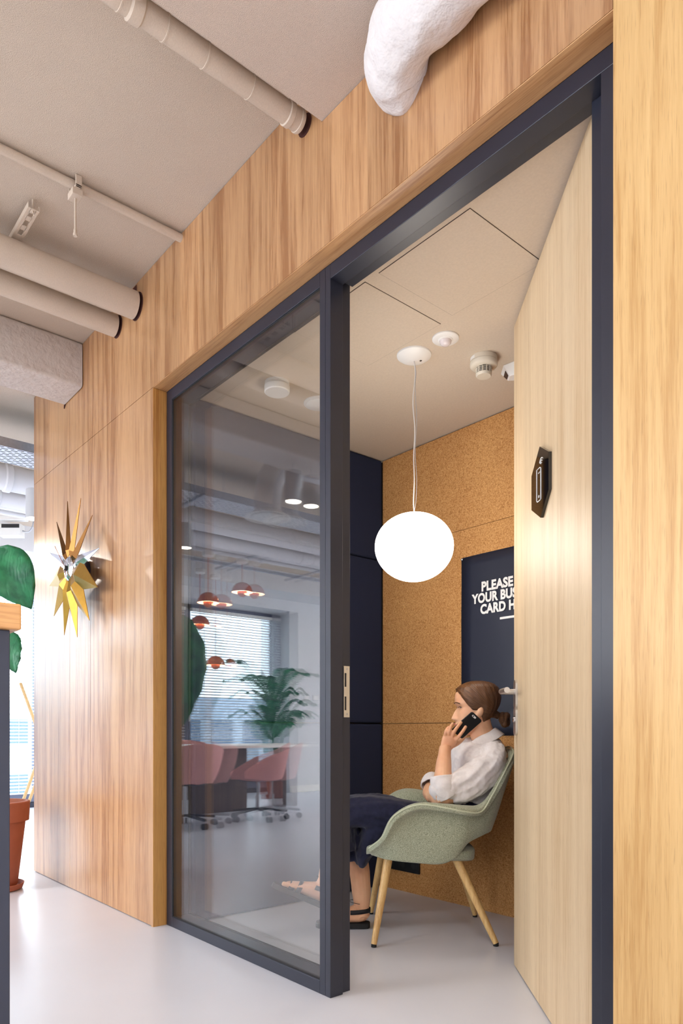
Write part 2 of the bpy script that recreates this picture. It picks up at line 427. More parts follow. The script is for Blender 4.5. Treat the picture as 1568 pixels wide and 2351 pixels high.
# ------------------------------------------------------------------ partition frame and glass (window_1)
Y0, Y1 = 0.067, 0.165
PX0, PX1 = -1.893, -1.836          # mullion post
win = thing('window_1', (XL, Y0, 0), None, None, kind='structure')
f = MB()
f.box(XL+0.001, Y0, 0.0, XL+0.052, Y1, ZT-0.001)               # left stile
f.box(XL+0.052, Y0, 0.0, PX0, Y1, 0.046)                       # bottom rail
f.box(XL+0.052, Y0, ZT-0.052, PX0, Y1, ZT-0.001)               # head
f.build('window_frame', M['frame'], win, bevel=0.0015)
MB().box(PX0, Y0, 0, PX0+0.030, 0.122, ZT-0.001).box(PX0+0.031, Y0, 0, PX1, 0.122, ZT-0.001).box(PX0, 0.122, 0, PX1-0.012, Y1, ZT-0.001).build('mullion', M['frame'], win, bevel=0.0012)
gk = MB(); e = 0.004
for yy in (0.0735, 0.1535):
    gk.box(XL+0.052, yy-0.003, 0.046, XL+0.052+e, yy+0.008, ZT-0.052).box(PX0-e, yy-0.003, 0.046, PX0, yy+0.008, ZT-0.052)
    gk.box(XL+0.052, yy-0.003, 0.046, PX0, yy+0.008, 0.046+e).box(XL+0.052, yy-0.003, ZT-0.052-e, PX0, yy+0.008, ZT-0.052)
gk.build('gasket', M['gasket'], win)
MB().box(XL+0.053, 0.0725, 0.047, PX0-0.001, 0.0785, ZT-0.053).build('pane', M['glass'], win)
MB().box(XL+0.053, 0.1525, 0.047, PX0-0.001, 0.1585, ZT-0.053).build('pane', M['glass'], win)

# ------------------------------------------------------------------ door
door = thing('door_1', (XR, Y0, 0), None, None, kind='structure')
f = MB()
f.box(PX1, Y0, ZT-0.050, XR-0.001, 0.122, ZT-0.001).box(PX1, 0.122, ZT-0.040, XR-0.001, Y1, ZT-0.001)
f.box(-0.857, Y0, 0, XR-0.001, 0.122, ZT-0.050).box(-0.912, 0.122, 0, XR-0.001, Y1, ZT-0.040)
f.build('door_frame', M['frame'], door, bevel=0.0015)
sp = MB(); xx = PX1+0.0005
sp.box(xx, 0.124, 0.945, xx+0.0025, 0.1275, 1.12).box(xx, 0.1355, 0.945, xx+0.0025, 0.150, 1.12)
for a, b in ((0.945, 0.969), (1.016, 1.049), (1.096, 1.12)): sp.box(xx, 0.1275, a, xx+0.0025, 0.1355, b)
sp.build('strike_plate', M['steel'], door)
MB().box(xx-0.0005, 0.1275, 0.969, xx+0.001, 0.1355, 1.096).build('strike_recess', M['gasket'], door)
s = MB()
for z in (0.956, 1.110): s.lathe([(0.0035, 0), (0.0035, 0.0012)], (xx+0.0025, 0.1385, z), 12, 'x')
s.build('screw', M['galv'], door)
# leaf: hinge at the rear of the jamb, opened inwards
HG = V(-0.930, 0.165, 0); EDG = V(-1.632, 0.808, 0)
ld = (EDG-HG); LW = ld.length; ld.normalize()
ang = math.atan2(ld.y, ld.x)
leaf = MB().box(0, -0.042, 0.006, LW, 0.0, 2.44)
lf = bpy.data.objects.new('tmp', None)
me = bpy.data.meshes.new('door_leaf'); me.from_pydata([tuple(v) for v in leaf.v], [], leaf.f); me.materials.append(M['wood_door'])
lo = bpy.data.objects.new('door_leaf', me); COL.objects.link(lo)
bpy.data.objects.remove(lf)
lo.parent = door
lo.matrix_parent_inverse = Matrix.Identity(4)
lo.location = HG - Vector(door.location); lo.rotation_euler = (0, 0, ang)
LM = Matrix.Translation(HG) @ Matrix.Rotation(ang, 4, 'Z')
bv = lo.modifiers.new('bevel', 'BEVEL'); bv.width = 0.0015; bv.segments = 2
# which face looks at the corridor? local y of the camera side
lc = LM.inverted() @ V(0, CAM_Y, 0.9); SGN = 1 if lc.y > 0 else -1
FACEY = 0.0 if SGN > 0 else -0.042
def leafchild(mb, name, mat, parent=lo, **kw):
    """mesh given in leaf coordinates"""
    me = bpy.data.meshes.new(name); me.from_pydata([tuple(v) for v in mb.v], [], mb.f)
    bm = bmesh.new(); bm.from_mesh(me); bmesh.ops.recalc_face_normals(bm, faces=bm.faces); bm.to_mesh(me); bm.free()
    me.polygons.foreach_set('use_smooth', [True]*len(me.polygons)); me.set_sharp_from_angle(angle=math.radians(40))
    me.materials.append(mat); o = bpy.data.objects.new(name, me); COL.objects.link(o)
    if parent is not None: o.parent = parent
    tag(o, **kw); return o
def stad(cx, cz, w, h, y0, y1, n=10):
    pts = []
    for k in range(n+1): a = math.pi*k/n; pts.append(V(cx+w*math.cos(a), 0, cz+h-w+w*math.sin(a)))
    for k in range(n+1): a = math.pi+math.pi*k/n; pts.append(V(cx+w*math.cos(a), 0, cz-h+w+w*math.sin(a)))
    return MB().prism(pts, (0, y0, 0), (0, y1, 0))
hx = LW-0.045
for sg, fy in ((1, 0.0), (-1, -0.042)):
    leafchild(stad(hx, 1.035, 0.019, 0.055, fy, fy+sg*0.008), 'escutcheon', M['steel'])
    e = stad(hx, 0.935, 0.019, 0.055, fy, fy+sg*0.008); leafchild(e, 'lock_escutcheon', M['steel'])
    leafchild(MB().lathe([(0.009, fy), (0.009, fy+sg*0.013), (0.004, fy+sg*0.014)], (hx, 0, 0.94), 16, 'y'), 'lock_cylinder', M['chrome'])
    pth = catmull([(hx, fy, 1.045), (hx, fy+sg*0.035, 1.045), (hx-0.006, fy+sg*0.055, 1.045), (hx-0.03, fy+sg*0.06, 1.045), (hx-0.125, fy+sg*0.06, 1.045)], 6)
    leafchild(MB().tube(pth, 0.0105, 16), 'lever_handle', M['steel'])
# sign on the door: slanted hexagon, black acrylic with white phone pictogram
def leaf_at(px, py):
    d = (at_z(px, py, 1)-V(0, CAM_Y, CAM_H)); o = V(0, CAM_Y, CAM_H)
    li = LM.inverted(); ol = li @ o; dl = (li.to_3x3() @ d); t = (FACEY-ol.y)/dl.y; p = ol+dl*t; return V(p.x, 0, p.z)
hexp = [leaf_at(*p) for p in ((1246, 1025), (1267, 1036.5), (1267, 1122.5), (1248, 1188.5), (1227, 1171.5), (1227, 1093.5))]
sg_ = thing('door_sign', LM @ V(sum(p.x for p in hexp)/6, FACEY, sum(p.z for p in hexp)/6), 'black six-sided acrylic sign with white phone pictogram, on the door leaf', 'sign', rz=ang)
def signmesh(mb, name, mat):
    for i in range(len(mb.v)): mb.v[i] = tuple(LM @ Vector(mb.v[i]))
    return mb.build(name, mat, sg_)
M['acrylic'] = plain('gloss_black_acrylic', (14, 12, 12), 0.05, coat=0.5)
signmesh(MB().prism(hexp, (0, FACEY+SGN*0.0005, 0), (0, FACEY+SGN*0.010, 0)), 'plate', M['acrylic'])
yy = FACEY+SGN*0.0105
def strip(pts, closed, r=0.0013):
    return MB().tube([V(p.x, yy, p.z) for p in pts], (r), 8, closed=closed)
ph = [leaf_at(*p) for p in ((1239.5, 1080), (1247.5, 1072.5), (1249, 1074), (1249, 1145), (1247, 1148), (1241, 1153), (1239.5, 1151))]
signmesh(strip(ph, True), 'phone_outline', M['white'])
s1 = leaf_at(1245, 1085); signmesh(MB().tube([V(s1.x-0.008, yy, s1.z), V(s1.x+0.008, yy, s1.z)], 0.001, 8), 'earpiece_mark', M['white'])
s2 = leaf_at(1244.5, 1140); signmesh(MB().lathe([(0.0045, -0.0008), (0.0045, 0.0008)], V(s2.x, yy, s2.z), 16, 'y'), 'button_mark', M['white'])
wc = leaf_at(1250, 1066)
for r in (0.006, 0.013, 0.020):
    arc = [V(wc.x-r*math.cos(a)*1.25, 0, wc.z+r*math.sin(a)) for a in [math.radians(x) for x in range(35, 150, 10)]]
    signmesh(strip(arc, False, 0.0012), 'signal_arc', M['white'])
# ------------------------------------------------------------------ pipes and ducts under the corridor ceiling
def pipe(name, x, z, r, y0, y1, mat, lab, cat='pipe', group=None, rings=(), bell=None):
    t = thing(name, (x, y1, z), lab, cat, group)
    pts = [(x, y0+(y1-y0)*k/12, z) for k in range(13)]
    MB().tube(pts, r, 28).build('pipe_wrap', mat, t, smooth=True)
    if rings:
        for (yy, dr, wd) in rings:
            MB().lathe([(r*0.98, yy-wd), (r+dr, yy-wd*0.7), (r+dr, yy+wd*0.7), (r*0.98, yy+wd)], (x, 0, z), 28, 'y').build('wrap_band', mat, t, smooth=True)
    return t
pipe('insulated_pipe', -3.195, 2.915, 0.062, -5.5, -0.015, M['pipe'], 'thick beige insulated ceiling pipe, the nearer of the pair by the angled bracket', group='thick pipe pair')
pipe('insulated_pipe', -3.42, 2.915, 0.052, -5.5, -0.015, M['pipe'], 'beige insulated ceiling pipe between the thicker pipe and the square duct', group='thick pipe pair')
pipe('conduit_pipe', -2.76, 3.010, 0.017, -5.5, 0.0, M['pipe'], 'thin beige pipe running flat against the ceiling with a clamp on it', 'pipe')
pipe('insulated_pipe', -1.888, 2.928, 0.034, -5.5, -0.02, M['pipe'], 'slim ringed pipe along the ceiling step, ending at the wood wall', rings=[(-0.07, 0.004, 0.012), (-0.03, 0.003, 0.006), (-0.22, 0.0015, 0.003), (-0.38, 0.0015, 0.003), (-0.51, 0.0015, 0.003), (-0.60, 0.006, 0.022), (-0.645, 0.002, 0.003), (-0.8, 0.0015, 0.003)])
# openings in the wall around the pipes
hole = MB()
for x, z, r in ((-3.195, 2.915, 0.064), (-3.42, 2.915, 0.054), (-1.888, 2.928, 0.0355)):
    hole.lathe([(r, -0.0006), (r, -0.002)], (x, 0, z), 28, 'y')
hole.box(-3.33, -0.0019, 2.93, -3.20, -0.0006, 3.02)
hole.build('trim_3', plain('red_brown_cut_edge', (70, 30, 22), 0.8), kind='structure')

# clamp with hanging rod on the thin pipe
def clampthing():
    p = at_z(180, 415, (3.01-CAM_H)*FPX/(HZ-415)); y = p.y
    t = thing('pipe_clamp', (-2.76, y, 3.0), 'small metal pipe clamp with a short rod hanging down, on the thin ceiling pipe', 'pipe clamp')
    b = MB(); b.box(-2.80, y-0.012, 2.985, -2.72, y+0.012, 2.993).box(-2.787, y-0.02, 2.96, -2.733, y+0.02, 2.985)
    b.box(-2.80, y-0.012, 2.985, -2.792, y+0.012, 3.029).box(-2.728, y-0.012, 2.985, -2.72, y+0.012, 3.029)
    b.build('bracket', M['pipe'], t, bevel=0.002)
    MB().lathe([(0.004, 2.84), (0.004, 2.97)], (-2.76, y, 0), 10).build('rod', M['pipe'], t, smooth=True)
    MB().lathe([(0.008, 2.815), (0.009, 2.822), (0.0065, 2.828), (0.0065, 2.84)], (-2.76, y, 0), 10).build('rod_end', M['pipe'], t, smooth=True)
clampthing()
# slotted bracket under the pair of pipes
def slotted(name, a, b, w, lab, slots=4, up=(0,0,1), hang=None):
    a, b = Vector(a), Vector(b); t = thing(name, (a+b)/2, lab, 'bracket')
    d = (b-a).normalized(); side = d.cross(Vector(up)).normalized(); u = side.cross(d)
    L = (b-a).length; m = MB(); th = 0.0012; n = slots; hw = w/2
    # bottom flange with slots: two rails and cross webs
    m.obox((a+b)/2+side*hw*0.72, d*L/2, side*hw*0.28, u*th).obox((a+b)/2-side*hw*0.72, d*L/2, side*hw*0.28, u*th)
    for k in range(n+1):
        c = a+d*L*(k/n); ww = L/n*0.22
        cc = min(max(L*k/n, ww), L-ww); m.obox(a+d*cc, d*ww, side*hw*0.5, u*th)
    for sg in (1, -1): m.obox((a+b)/2+side*sg*hw+u*hw*0.5, d*L/2, side*th, u*hw*0.5)
    m.build('slotted_channel', M['pipe'], t)
    if hang:
        for f in hang: c = a+d*L*f; MB().tube([c-u*0.01, V(c.x, c.y, CEIL)], 0.004, 8).build('threaded_rod', M['pipe'], t, smooth=True)
    return t
slotted('slotted_bracket', (-2.955, -0.545, 2.984), (-3.30, -0.545, 2.984), 0.042, 'slotted metal bracket angled above the thick beige pipes', 5, hang=(0.04, 0.93))

# square lagged duct
def squareduct():
    x0, x1, z0, z1 = -4.175, -3.885, 2.785, 3.029
    t = thing('air_duct', ((x0+x1)/2, -0.02, z0), 'boxy lagged air duct ending at the wood wall, beige on its side and white below', 'air duct')
    r = 0.018; sec = []
    for cx, cz, a0 in ((x1-r, z1-r, 0), (x0+r, z1-r, 90), (x0+r, z0+r, 180), (x1-r, z0+r, 270)):
        for k in range(5): a = math.radians(a0+k*22.5); sec.append((cx+r*math.cos(a), cz+r*math.sin(a)))
    rings = []
    for i in range(60):
        y = -0.004-i*0.09
        rings.append([V(x+0.004*noise.noise(V(x*9, y*5, z*9)), y, z+0.006*noise.noise(V(x*7+9, y*4, z*7))*(1 if z < 2.9 else 0)) for (x, z) in sec])
    MB().loft(rings).build('duct_lagging', M['duct'], t, smooth=True)
squareduct()
MB().prism([V(-4.173, -0.001, 2.785), V(-4.15, -0.001, 2.785), V(-4.173, -0.001, 2.765)], (0, 0, 0), (0, -0.004, 0)).build('trim_4', plain('dark_cut', (60, 24, 18), 0.8), kind='structure')

# big lagged round duct with elbow at the top right
def elbow():
    t = thing('round_duct', (-1.4, -0.1, 2.77), 'fat white lagged round duct bending into the wood wall above the door', 'air duct')
    R = 0.092
    path = [(0.9, -0.102, 2.762), (0.2, -0.102, 2.762), (-0.5, -0.102, 2.762), (-1.0, -0.102, 2.762), (-1.22, -0.102, 2.762), (-1.325, -0.098, 2.76), (-1.395, -0.065, 2.752), (-1.420, -0.03, 2.745), (-1.43, 0.012, 2.74)]
    pts = catmull(path, 8); n = 40; rings = []; m = len(pts)
    for i, p in enumerate(pts):
        tt = (pts[min(i+1, m-1)]-pts[max(i-1, 0)]).normalized(); u = Vector((0,0,1)); w = tt.cross(u).normalized(); u = w.cross(tt)
        rr = R*(1.0 if i < m-14 else lerp(1.0, 0.84, (i-(m-14))/13))
        ring = []
        for k in range(n):
            a = 2*math.pi*k/n; q = p+(u*math.cos(a)+w*math.sin(a))*rr
            e = noise.noise(q*9)*0.012+noise.noise(q*23+V(3,3,3))*0.006+abs(noise.noise(q*14+V(7,0,0)))*-0.008
            ring.append(q+(u*math.cos(a)+w*math.sin(a))*e)
        rings.append(ring)
    MB().loft(rings).build('duct_lagging', M['duct_white'], t, smooth=True, angle=180)
elbow()

# ------------------------------------------------------------------ brass starburst on the wood wall
def starburst():
    c = V(-3.83, -0.095, 1.765)
    t = thing('wall_sculpture', (c.x, 0, c.z), 'brass and chrome starburst clock on the wood wall, long folded metal rays', 'wall clock')
    MB().lathe([(0.055, -0.001), (0.055, -0.022), (0.05, -0.024)], (c.x, 0, c.z), 32, 'y').build('wall_mount', plain('dark_mount', (24, 20, 40), 0.4), t, smooth=True)
    MB().lathe([(0.026, -0.02), (0.026, -0.085)], (c.x, 0, c.z), 24, 'y').build('stalk', M['bronze'], t, smooth=True)
    MB().lathe([(0.066, -0.078), (0.068, -0.083), (0.064, -0.10), (0.052, -0.108), (0.03, -0.112), (0.004, -0.113)], (c.x, 0, c.z), 40, 'y').build('hub', M['chrome'], t, smooth=True)
    MB().lathe([(0.014, -0.112), (0.014, -0.122), (0.012, -0.124)], (c.x, 0, c.z), 20, 'y').build('hub_cap', M['black'], t, smooth=True)
    tips = [(-4.059, 2.069, 's'), (-3.887, 2.142, 's'), (-3.692, 2.11, 's'), (-3.534, 1.986, 's'), (-3.443, 1.802, 'w'), (-3.464, 1.61, 'b'),
            (-3.574, 1.459, 'b'), (-3.744, 1.391, 'b'), (-3.938, 1.422, 'o'), (-4.104, 1.546, 'o'), (-4.185, 1.728, 'v'), (-4.175, 1.92, 'w')]
    for (x, z, kd) in tips:
        tip = V(x, c.y+0.01, z); d = (tip-c); L = d.length; d.normalize(); sd = d.cross(V(0, 1, 0)).normalized(); o = V(0, -1, 0)
        wd = {'s': 0.030, 'w': 0.040, 'b': 0.080, 'o': 0.070, 'v': 0.065}[kd]; k = {'s': 0.26, 'w': 0.3, 'b': 0.36, 'o': 0.34, 'v': 0.36}[kd]
        lift = {'s': 0.018, 'w': 0.010, 'b': 0.030, 'o': 0.026, 'v': 0.024}[kd]
        rt = c+d*0.055; md = c+d*(L*k)
        m = MB(); a = md+sd*wd+o*0.0; b = md-sd*wd; r = md+o*lift
        bk = V(0, 0.0025, 0)
        front = [rt+o*0.006, a, tip, b, r]
        vs = front+[p+bk for p in front]
        m.add(vs, [(0,1,4), (1,2,4), (2,3,4), (3,0,4), (6,5,9), (7,6,9), (8,7,9), (5,8,9), (0,5,6,1), (1,6,7,2), (2,7,8,3), (3,8,5,0)])
        mat = M['bronze'] if kd == 's' else M['chrome'] if kd == 'w' else M['brass']
        m.build('ray', mat, t)
    MB().tube([c+V(0, -0.022, 0.0), c+V(-0.19, -0.012, 0.155)], 0.0018, 8).build('clock_hand', M['copper'], t)
    MB().tube([c+V(0, -0.024, 0.0), c+V(0.02, -0.024, -0.05)], 0.0022, 8).build('clock_hand', M['copper'], t)
starburst()

# ------------------------------------------------------------------ counter end at the left edge
def counter():
    z = 1.116; top = CAM_H+(HZ-1387)/FPX*z
    xc = at_z(50, 1400, z)
    X1, Y1_ = xc.x, xc.y
    t = thing('reception_counter', (X1-0.3, Y1_-0.9, 0), 'dark reception counter with thick oak top at the left edge', 'counter')
    MB().box(X1-0.62, Y1_-2.0, top-0.041, X1, Y1_, top).build('worktop', M['wood_top'], t, bevel=0.003)
    MB().box(X1-0.60, Y1_-1.99, 0, X1-0.012, Y1_-0.014, top-0.041).build('body', plain('dark_blue_grey_laminate', (44, 48, 64), 0.45), t, bevel=0.0015)
counter()

# ------------------------------------------------------------------ plants
def leafmat(name, a, b):
    m, nt, bs = newmat(name); v = coords(nt)
    nt.links.new(ramp(nt, noisen(nt, v, 14, 4), [(0.35, lin(a)), (0.7, lin(b))]), bs.inputs['Base Color'])
    bs.inputs['Roughness'].default_value = 0.35; bs.inputs['Subsurface Weight'].default_value = 0.0
    wv = N(nt, 'ShaderNodeTexWave'); wv.inputs['Scale'].default_value = 28; wv.inputs['Distortion'].default_value = 1.5; nt.links.new(v, wv.inputs['Vector'])
    bump(nt, bs, wv.outputs['Fac'], 0.25, 0.002); return m
M['leaf'] = leafmat('broad_leaf_green', (24, 98, 66), (58, 146, 96))
M['leaf2'] = leafmat('young_leaf_green', (30, 110, 50), (70, 160, 80))
M['terracotta'] = plain('terracotta', (172, 96, 68), 0.7, var=0.12, vscale=12)
M['soil'] = plain('potting_soil', (52, 38, 28), 0.95, bmp=0.8, bscale=60, bdist=0.01)
def pot(t, c, r, h, saucer=True):
    c = Vector(c)
    MB().lathe([(r*0.62, 0.02), (r*0.66, 0.03), (r*0.90, h*0.78), (r*1.0, h*0.78), (r*1.03, h*0.99), (r*1.0, h), (r*0.90, h), (r*0.86, h*0.9), (r*0.84, h*0.86)], c, 48, cap=True).build('pot', M['terracotta'], t, smooth=True)
    MB().lathe([(r*0.84, h*0.87), (r*0.5, h*0.885), (0.01, h*0.89)], c, 32, cap=False).build('soil', M['soil'], t)
    if saucer: MB().lathe([(r*0.66, 0.0), (r*0.80, 0.005), (r*0.86, 0.035), (r*0.83, 0.037), (r*0.76, 0.012), (r*0.3, 0.010)], c, 48).build('saucer', M['terracotta'], t, smooth=True)
def bigleaf(base, tip, width, droop, nrm=(0,-1,0), fold=0.25, n=16):
    """broad blade from base to tip, midrib arched"""
    base, tip = Vector(base), Vector(tip); d = tip-base; L = d.length; dn = d.normalized(); nn = Vector(nrm); side = dn.cross(nn).normalized(); up = side.cross(dn).normalized()
    rows = []
    for i in range(n+1):
        s = i/n; c = base+d*s+V(0, 0, -droop*s*s)+up*0.10*L*math.sin(math.pi*s)
        w = width*(math.sin(math.pi*min(1, s*1.02)**0.72)**0.75)*0.5+0.001
        row = []
        for j in range(-4, 5):
            q = j/4; wob = 0.010*math.sin(i*1.9+j*3)
            row.append(c+side*w*q+up*(fold*w*abs(q)-0.10*w*q*q+wob*abs(q)))
        rows.append(row)
    return rows
def stemtube(m, pts, r0, r1, n=8):
    pts = catmull(pts, 6); k = len(pts)
    m.tube(pts, [lerp(r0, r1, i/(k-1)) for i in range(k)], n)
def broadplant():
    c = V(-4.32, -0.335, 0)
    t = thing('potted_plant', c, 'big broad-leaved plant in a terracotta pot behind the counter', 'plant')
    pot(t, c, 0.175, 0.50)
    L = [(at_z(72, 1398, 3.9), at_z(-14, 1258, 3.86), 0.27, (0.8, -0.5, 0.2)), (at_z(36, 1545, 3.95), at_z(10, 1450, 4.0), 0.16, (0.8, -0.5, 0.1)),
         (mz(417, 1668, 4.85), mz(408, 1405, 4.80), 0.30, (0.9, -0.1, 0.1)), (mz(410, 1668, 5.0), mz(404, 1585, 5.1), 0.20, (0.9, -0.1, 0.1)),
         (V(-4.62, -0.92, 1.25), V(-4.52, -0.66, 1.70), 0.26, (0.7, -0.5, 0.2)), (V(-4.70, -0.60, 0.95), V(-4.55, -0.52, 1.45), 0.24, (0.7, -0.5, 0.2))]
    for tip, bs_, w, nr in L:
        o = MB().grid(bigleaf(bs_, tip, w, 0.0, nrm=nr)).build('leaf', M['leaf'], t, smooth=True, angle=180); solid(o, 0.0012)
        s = MB(); stemtube(s, [c+V(0, 0, 0.42), c.lerp(V(bs_.x, bs_.y, 0), 0.35)+V(0, 0, 0.42+(bs_.z-0.42)*0.6), bs_+(bs_-tip).normalized()*0.02, bs_.lerp(tip, 0.1)], 0.011, 0.005)
        s.build('stem', M['leaf2'], t, smooth=True)
    for tip, bs_, w in (((-4.19, -0.30, 0.865), (-4.29, -0.33, 0.80), 0.045), ((-4.22, -0.33, 0.76), (-4.29, -0.345, 0.80), 0.05)):
        o = MB().grid(bigleaf(bs_, tip, w, 0.02, nrm=(0.2, -0.3, 0.9))).build('small_leaf', M['leaf2'], t, smooth=True, angle=180); solid(o, 0.001)
    s = MB(); stemtube(s, [c+V(0.03, 0.02, 0.42), c+V(0.04, 0.02, 0.65), V(-4.29, -0.335, 0.80)], 0.006, 0.004); s.build('stem', M['leaf2'], t, smooth=True)
broadplant()

# slanted wooden legs of a stool far behind the wall end
def farstool():
    t = thing('easel_stand', (-6.6, 0.62, 0), 'pale wooden trestle seen behind the potted plant, by the far window', 'trestle')
    w = M['wood_near']
    def P(px, py, z): return at_z(px, py, z)
    for a, b in (((47, 1568, 6.3), (92, 1690, 6.3)), ((84, 1755, 6.3), (50, 1846, 6.3)), ((92, 1775, 6.45), (64, 1846, 6.45))):
        pa, pb = P(*a), P(*b)
        if a[1] > 1700: d = (pb-pa).normalized(); pb = pa+d*(pa.z/(-d.z))
        MB().tube([pa, pb], 0.014, 12).build('leg', w, t, smooth=True)
    a, b = P(92, 1690, 6.3), P(84, 1755, 6.3)
    MB().tube([a, (a+b)/2+V(0.03,0.03,0), b], 0.014, 12).build('rail', w, t, smooth=True)
farstool()
# ------------------------------------------------------------------ booth fittings
lx, ly = -2.045, 0.691
t = thing('pendant_lamp', (lx, ly, 1.66), 'glowing white opal globe pendant lamp hanging in the booth', 'pendant lamp')
MB().lathe([(0.072, BC-0.0005), (0.071, BC-0.006), (0.060, BC-0.014), (0.040, BC-0.021), (0.012, BC-0.026), (0.004, BC-0.027)], (lx, ly, 0), 40).build('canopy', M['white'], t, smooth=True)
MB().box(lx+0.012, ly+0.018, BC-0.0245, lx+0.02, ly+0.026, BC-0.0215).build('canopy_slot', M['black'], t)
GR = 0.163
cp = [(lx+0.004*math.sin(k*1.3), ly+0.003*math.sin(k*0.9+1), BC-0.026-(BC-0.026-(1.66+GR*0.82))*k/14) for k in range(15)]; cp[0] = (lx, ly, BC-0.026); cp[-1] = (lx+0.004, ly, 1.66+GR*0.80)
MB().tube(catmull(cp, 3), 0.0024, 8).build('cord', plain('clear_cord', (214, 208, 204), 0.3), t, smooth=True)
cp2 = [(lx+0.007+0.004*math.sin(k*1.1+2), ly+0.004, BC-0.026-(BC-0.026-(1.66+GR*0.82))*k/14) for k in range(15)]; cp2[0] = (lx, ly, BC-0.026); cp2[-1] = (lx-0.006, ly, 1.66+GR*0.80)
MB().tube(catmull(cp2, 3), 0.0012, 6).build('suspension_wire', M['galv'], t, smooth=True)
opal, nt, bs = newmat('lit_opal_glass'); bs.inputs['Base Color'].default_value = (0.95, 0.93, 0.9, 1)
bs.inputs['Emission Color'].default_value = (1.0, 0.92, 0.82, 1); bs.inputs['Emission Strength'].default_value = 13; bs.inputs['Roughness'].default_value = 0.25
prof = [(max(0.001, GR*math.sin(a)*(1+0.02*math.cos(a))), GR*0.86*math.cos(a)) for a in [math.pi*k/28 for k in range(29)]]
MB().lathe(prof, (lx, ly, 1.66), 56).build('globe', opal, t, smooth=True, angle=180)

t = thing('motion_sensor', (-1.876, 0.694, BC), 'round white motion sensor with a small dome in the booth ceiling', 'sensor')
MB().lathe([(0.053, BC-0.0005), (0.053, BC-0.005), (0.049, BC-0.008), (0.030, BC-0.009), (0.027, BC-0.012), (0.024, BC-0.012)], (-1.876, 0.694, 0), 40).build('bezel', M['white'], t, smooth=True)
MB().lathe([(0.024, BC-0.012), (0.0225, BC-0.020), (0.017, BC-0.027), (0.008, BC-0.0305), (0.001, BC-0.031)], (-1.876, 0.694, 0), 28).build('lens_dome', plain('frosted_lens', (226, 216, 216), 0.25), t, smooth=True)

sx_, sy_ = -1.872, 0.93
t = thing('smoke_detector', (sx_, sy_, BC), 'cream smoke detector with a slotted nose on the booth ceiling', 'smoke detector')
cr = plain('cream_plastic', (214, 204, 186), 0.45)
MB().lathe([(0.056, BC-0.0005), (0.056, BC-0.018), (0.054, BC-0.020), (0.057, BC-0.022), (0.057, BC-0.034), (0.052, BC-0.040), (0.032, BC-0.044)], (sx_, sy_, 0), 40).build('base', cr, t, smooth=True)
MB().lathe([(0.026, BC-0.044), (0.026, BC-0.068)], (sx_, sy_, 0), 28).build('chamber', M['black'], t, smooth=True)
MB().lathe([(0.033, BC-0.067), (0.033, BC-0.074), (0.029, BC-0.079), (0.001, BC-0.080)], (sx_, sy_, 0), 32).build('nose_cap', cr, t, smooth=True)
gm = MB()
for k in range(12):
    a = k*math.pi/6; gm.box(sx_+0.0315*math.cos(a)-0.0016, sy_+0.0315*math.sin(a)-0.0016, BC-0.068, sx_+0.0315*math.cos(a)+0.0016, sy_+0.0315*math.sin(a)+0.0016, BC-0.043)
for h in (0.050, 0.056, 0.062): gm.tube([(sx_+0.032*math.cos(a), sy_+0.032*math.sin(a), BC-h) for a in [k*math.pi/12 for k in range(24)]], 0.0012, 6, closed=True)
gm.build('grille', cr, t)
lb = MB(); c0 = V(sx_, sy_, 0)
aa = [math.radians(x) for x in range(-128, -88, 5)]
lb.grid([[c0+V(0.0567*math.cos(a), 0.0567*math.sin(a), BC-0.004) for a in aa], [c0+V(0.0567*math.cos(a), 0.0567*math.sin(a), BC-0.016) for a in aa]])
lb.build('address_label', M['white'], t)

t = thing('gas_detector', (-1.86, 1.10, BC), 'small white wedge-shaped detector with a dark window, beside the smoke detector', 'detector')
cx, cy = -1.835, 1.095
top = [V(cx-0.075, cy, BC-0.0005), V(cx-0.02, cy-0.055, BC-0.0005), V(cx+0.06, cy-0.045, BC-0.0005), V(cx+0.07, cy+0.045, BC-0.0005), V(cx-0.02, cy+0.05, BC-0.0005)]
m = MB(); mid = V(cx+0.005, cy, BC-0.045)
low = [mid+(p-V(cx, cy, p.z))*0.55 for p in top]
m.add(top+low, [(0,1,2,3,4), (9,8,7,6,5)]+[(i, (i+1) % 5, (i+1) % 5+5, i+5) for i in range(5)])
m.build('housing', M['white'], t, bevel=0.003)
q = [top[0].lerp(low[0], 0.35), top[0].lerp(low[0], 0.95), top[1].lerp(low[1], 0.95), top[1].lerp(low[1], 0.35)]
cc = sum(q, V(0,0,0))/4; nrm = (q[1]-q[0]).cross(q[3]-q[0]).normalized()
if nrm.dot(V(0, CAM_Y, CAM_H)-cc) < 0: nrm = -nrm
q = [cc+(p-cc)*0.75 for p in q]
MB().prism(q, nrm*0.0003, nrm*0.002).build('sensor_window', plain('dark_red_window', (46, 10, 10), 0.15), t)

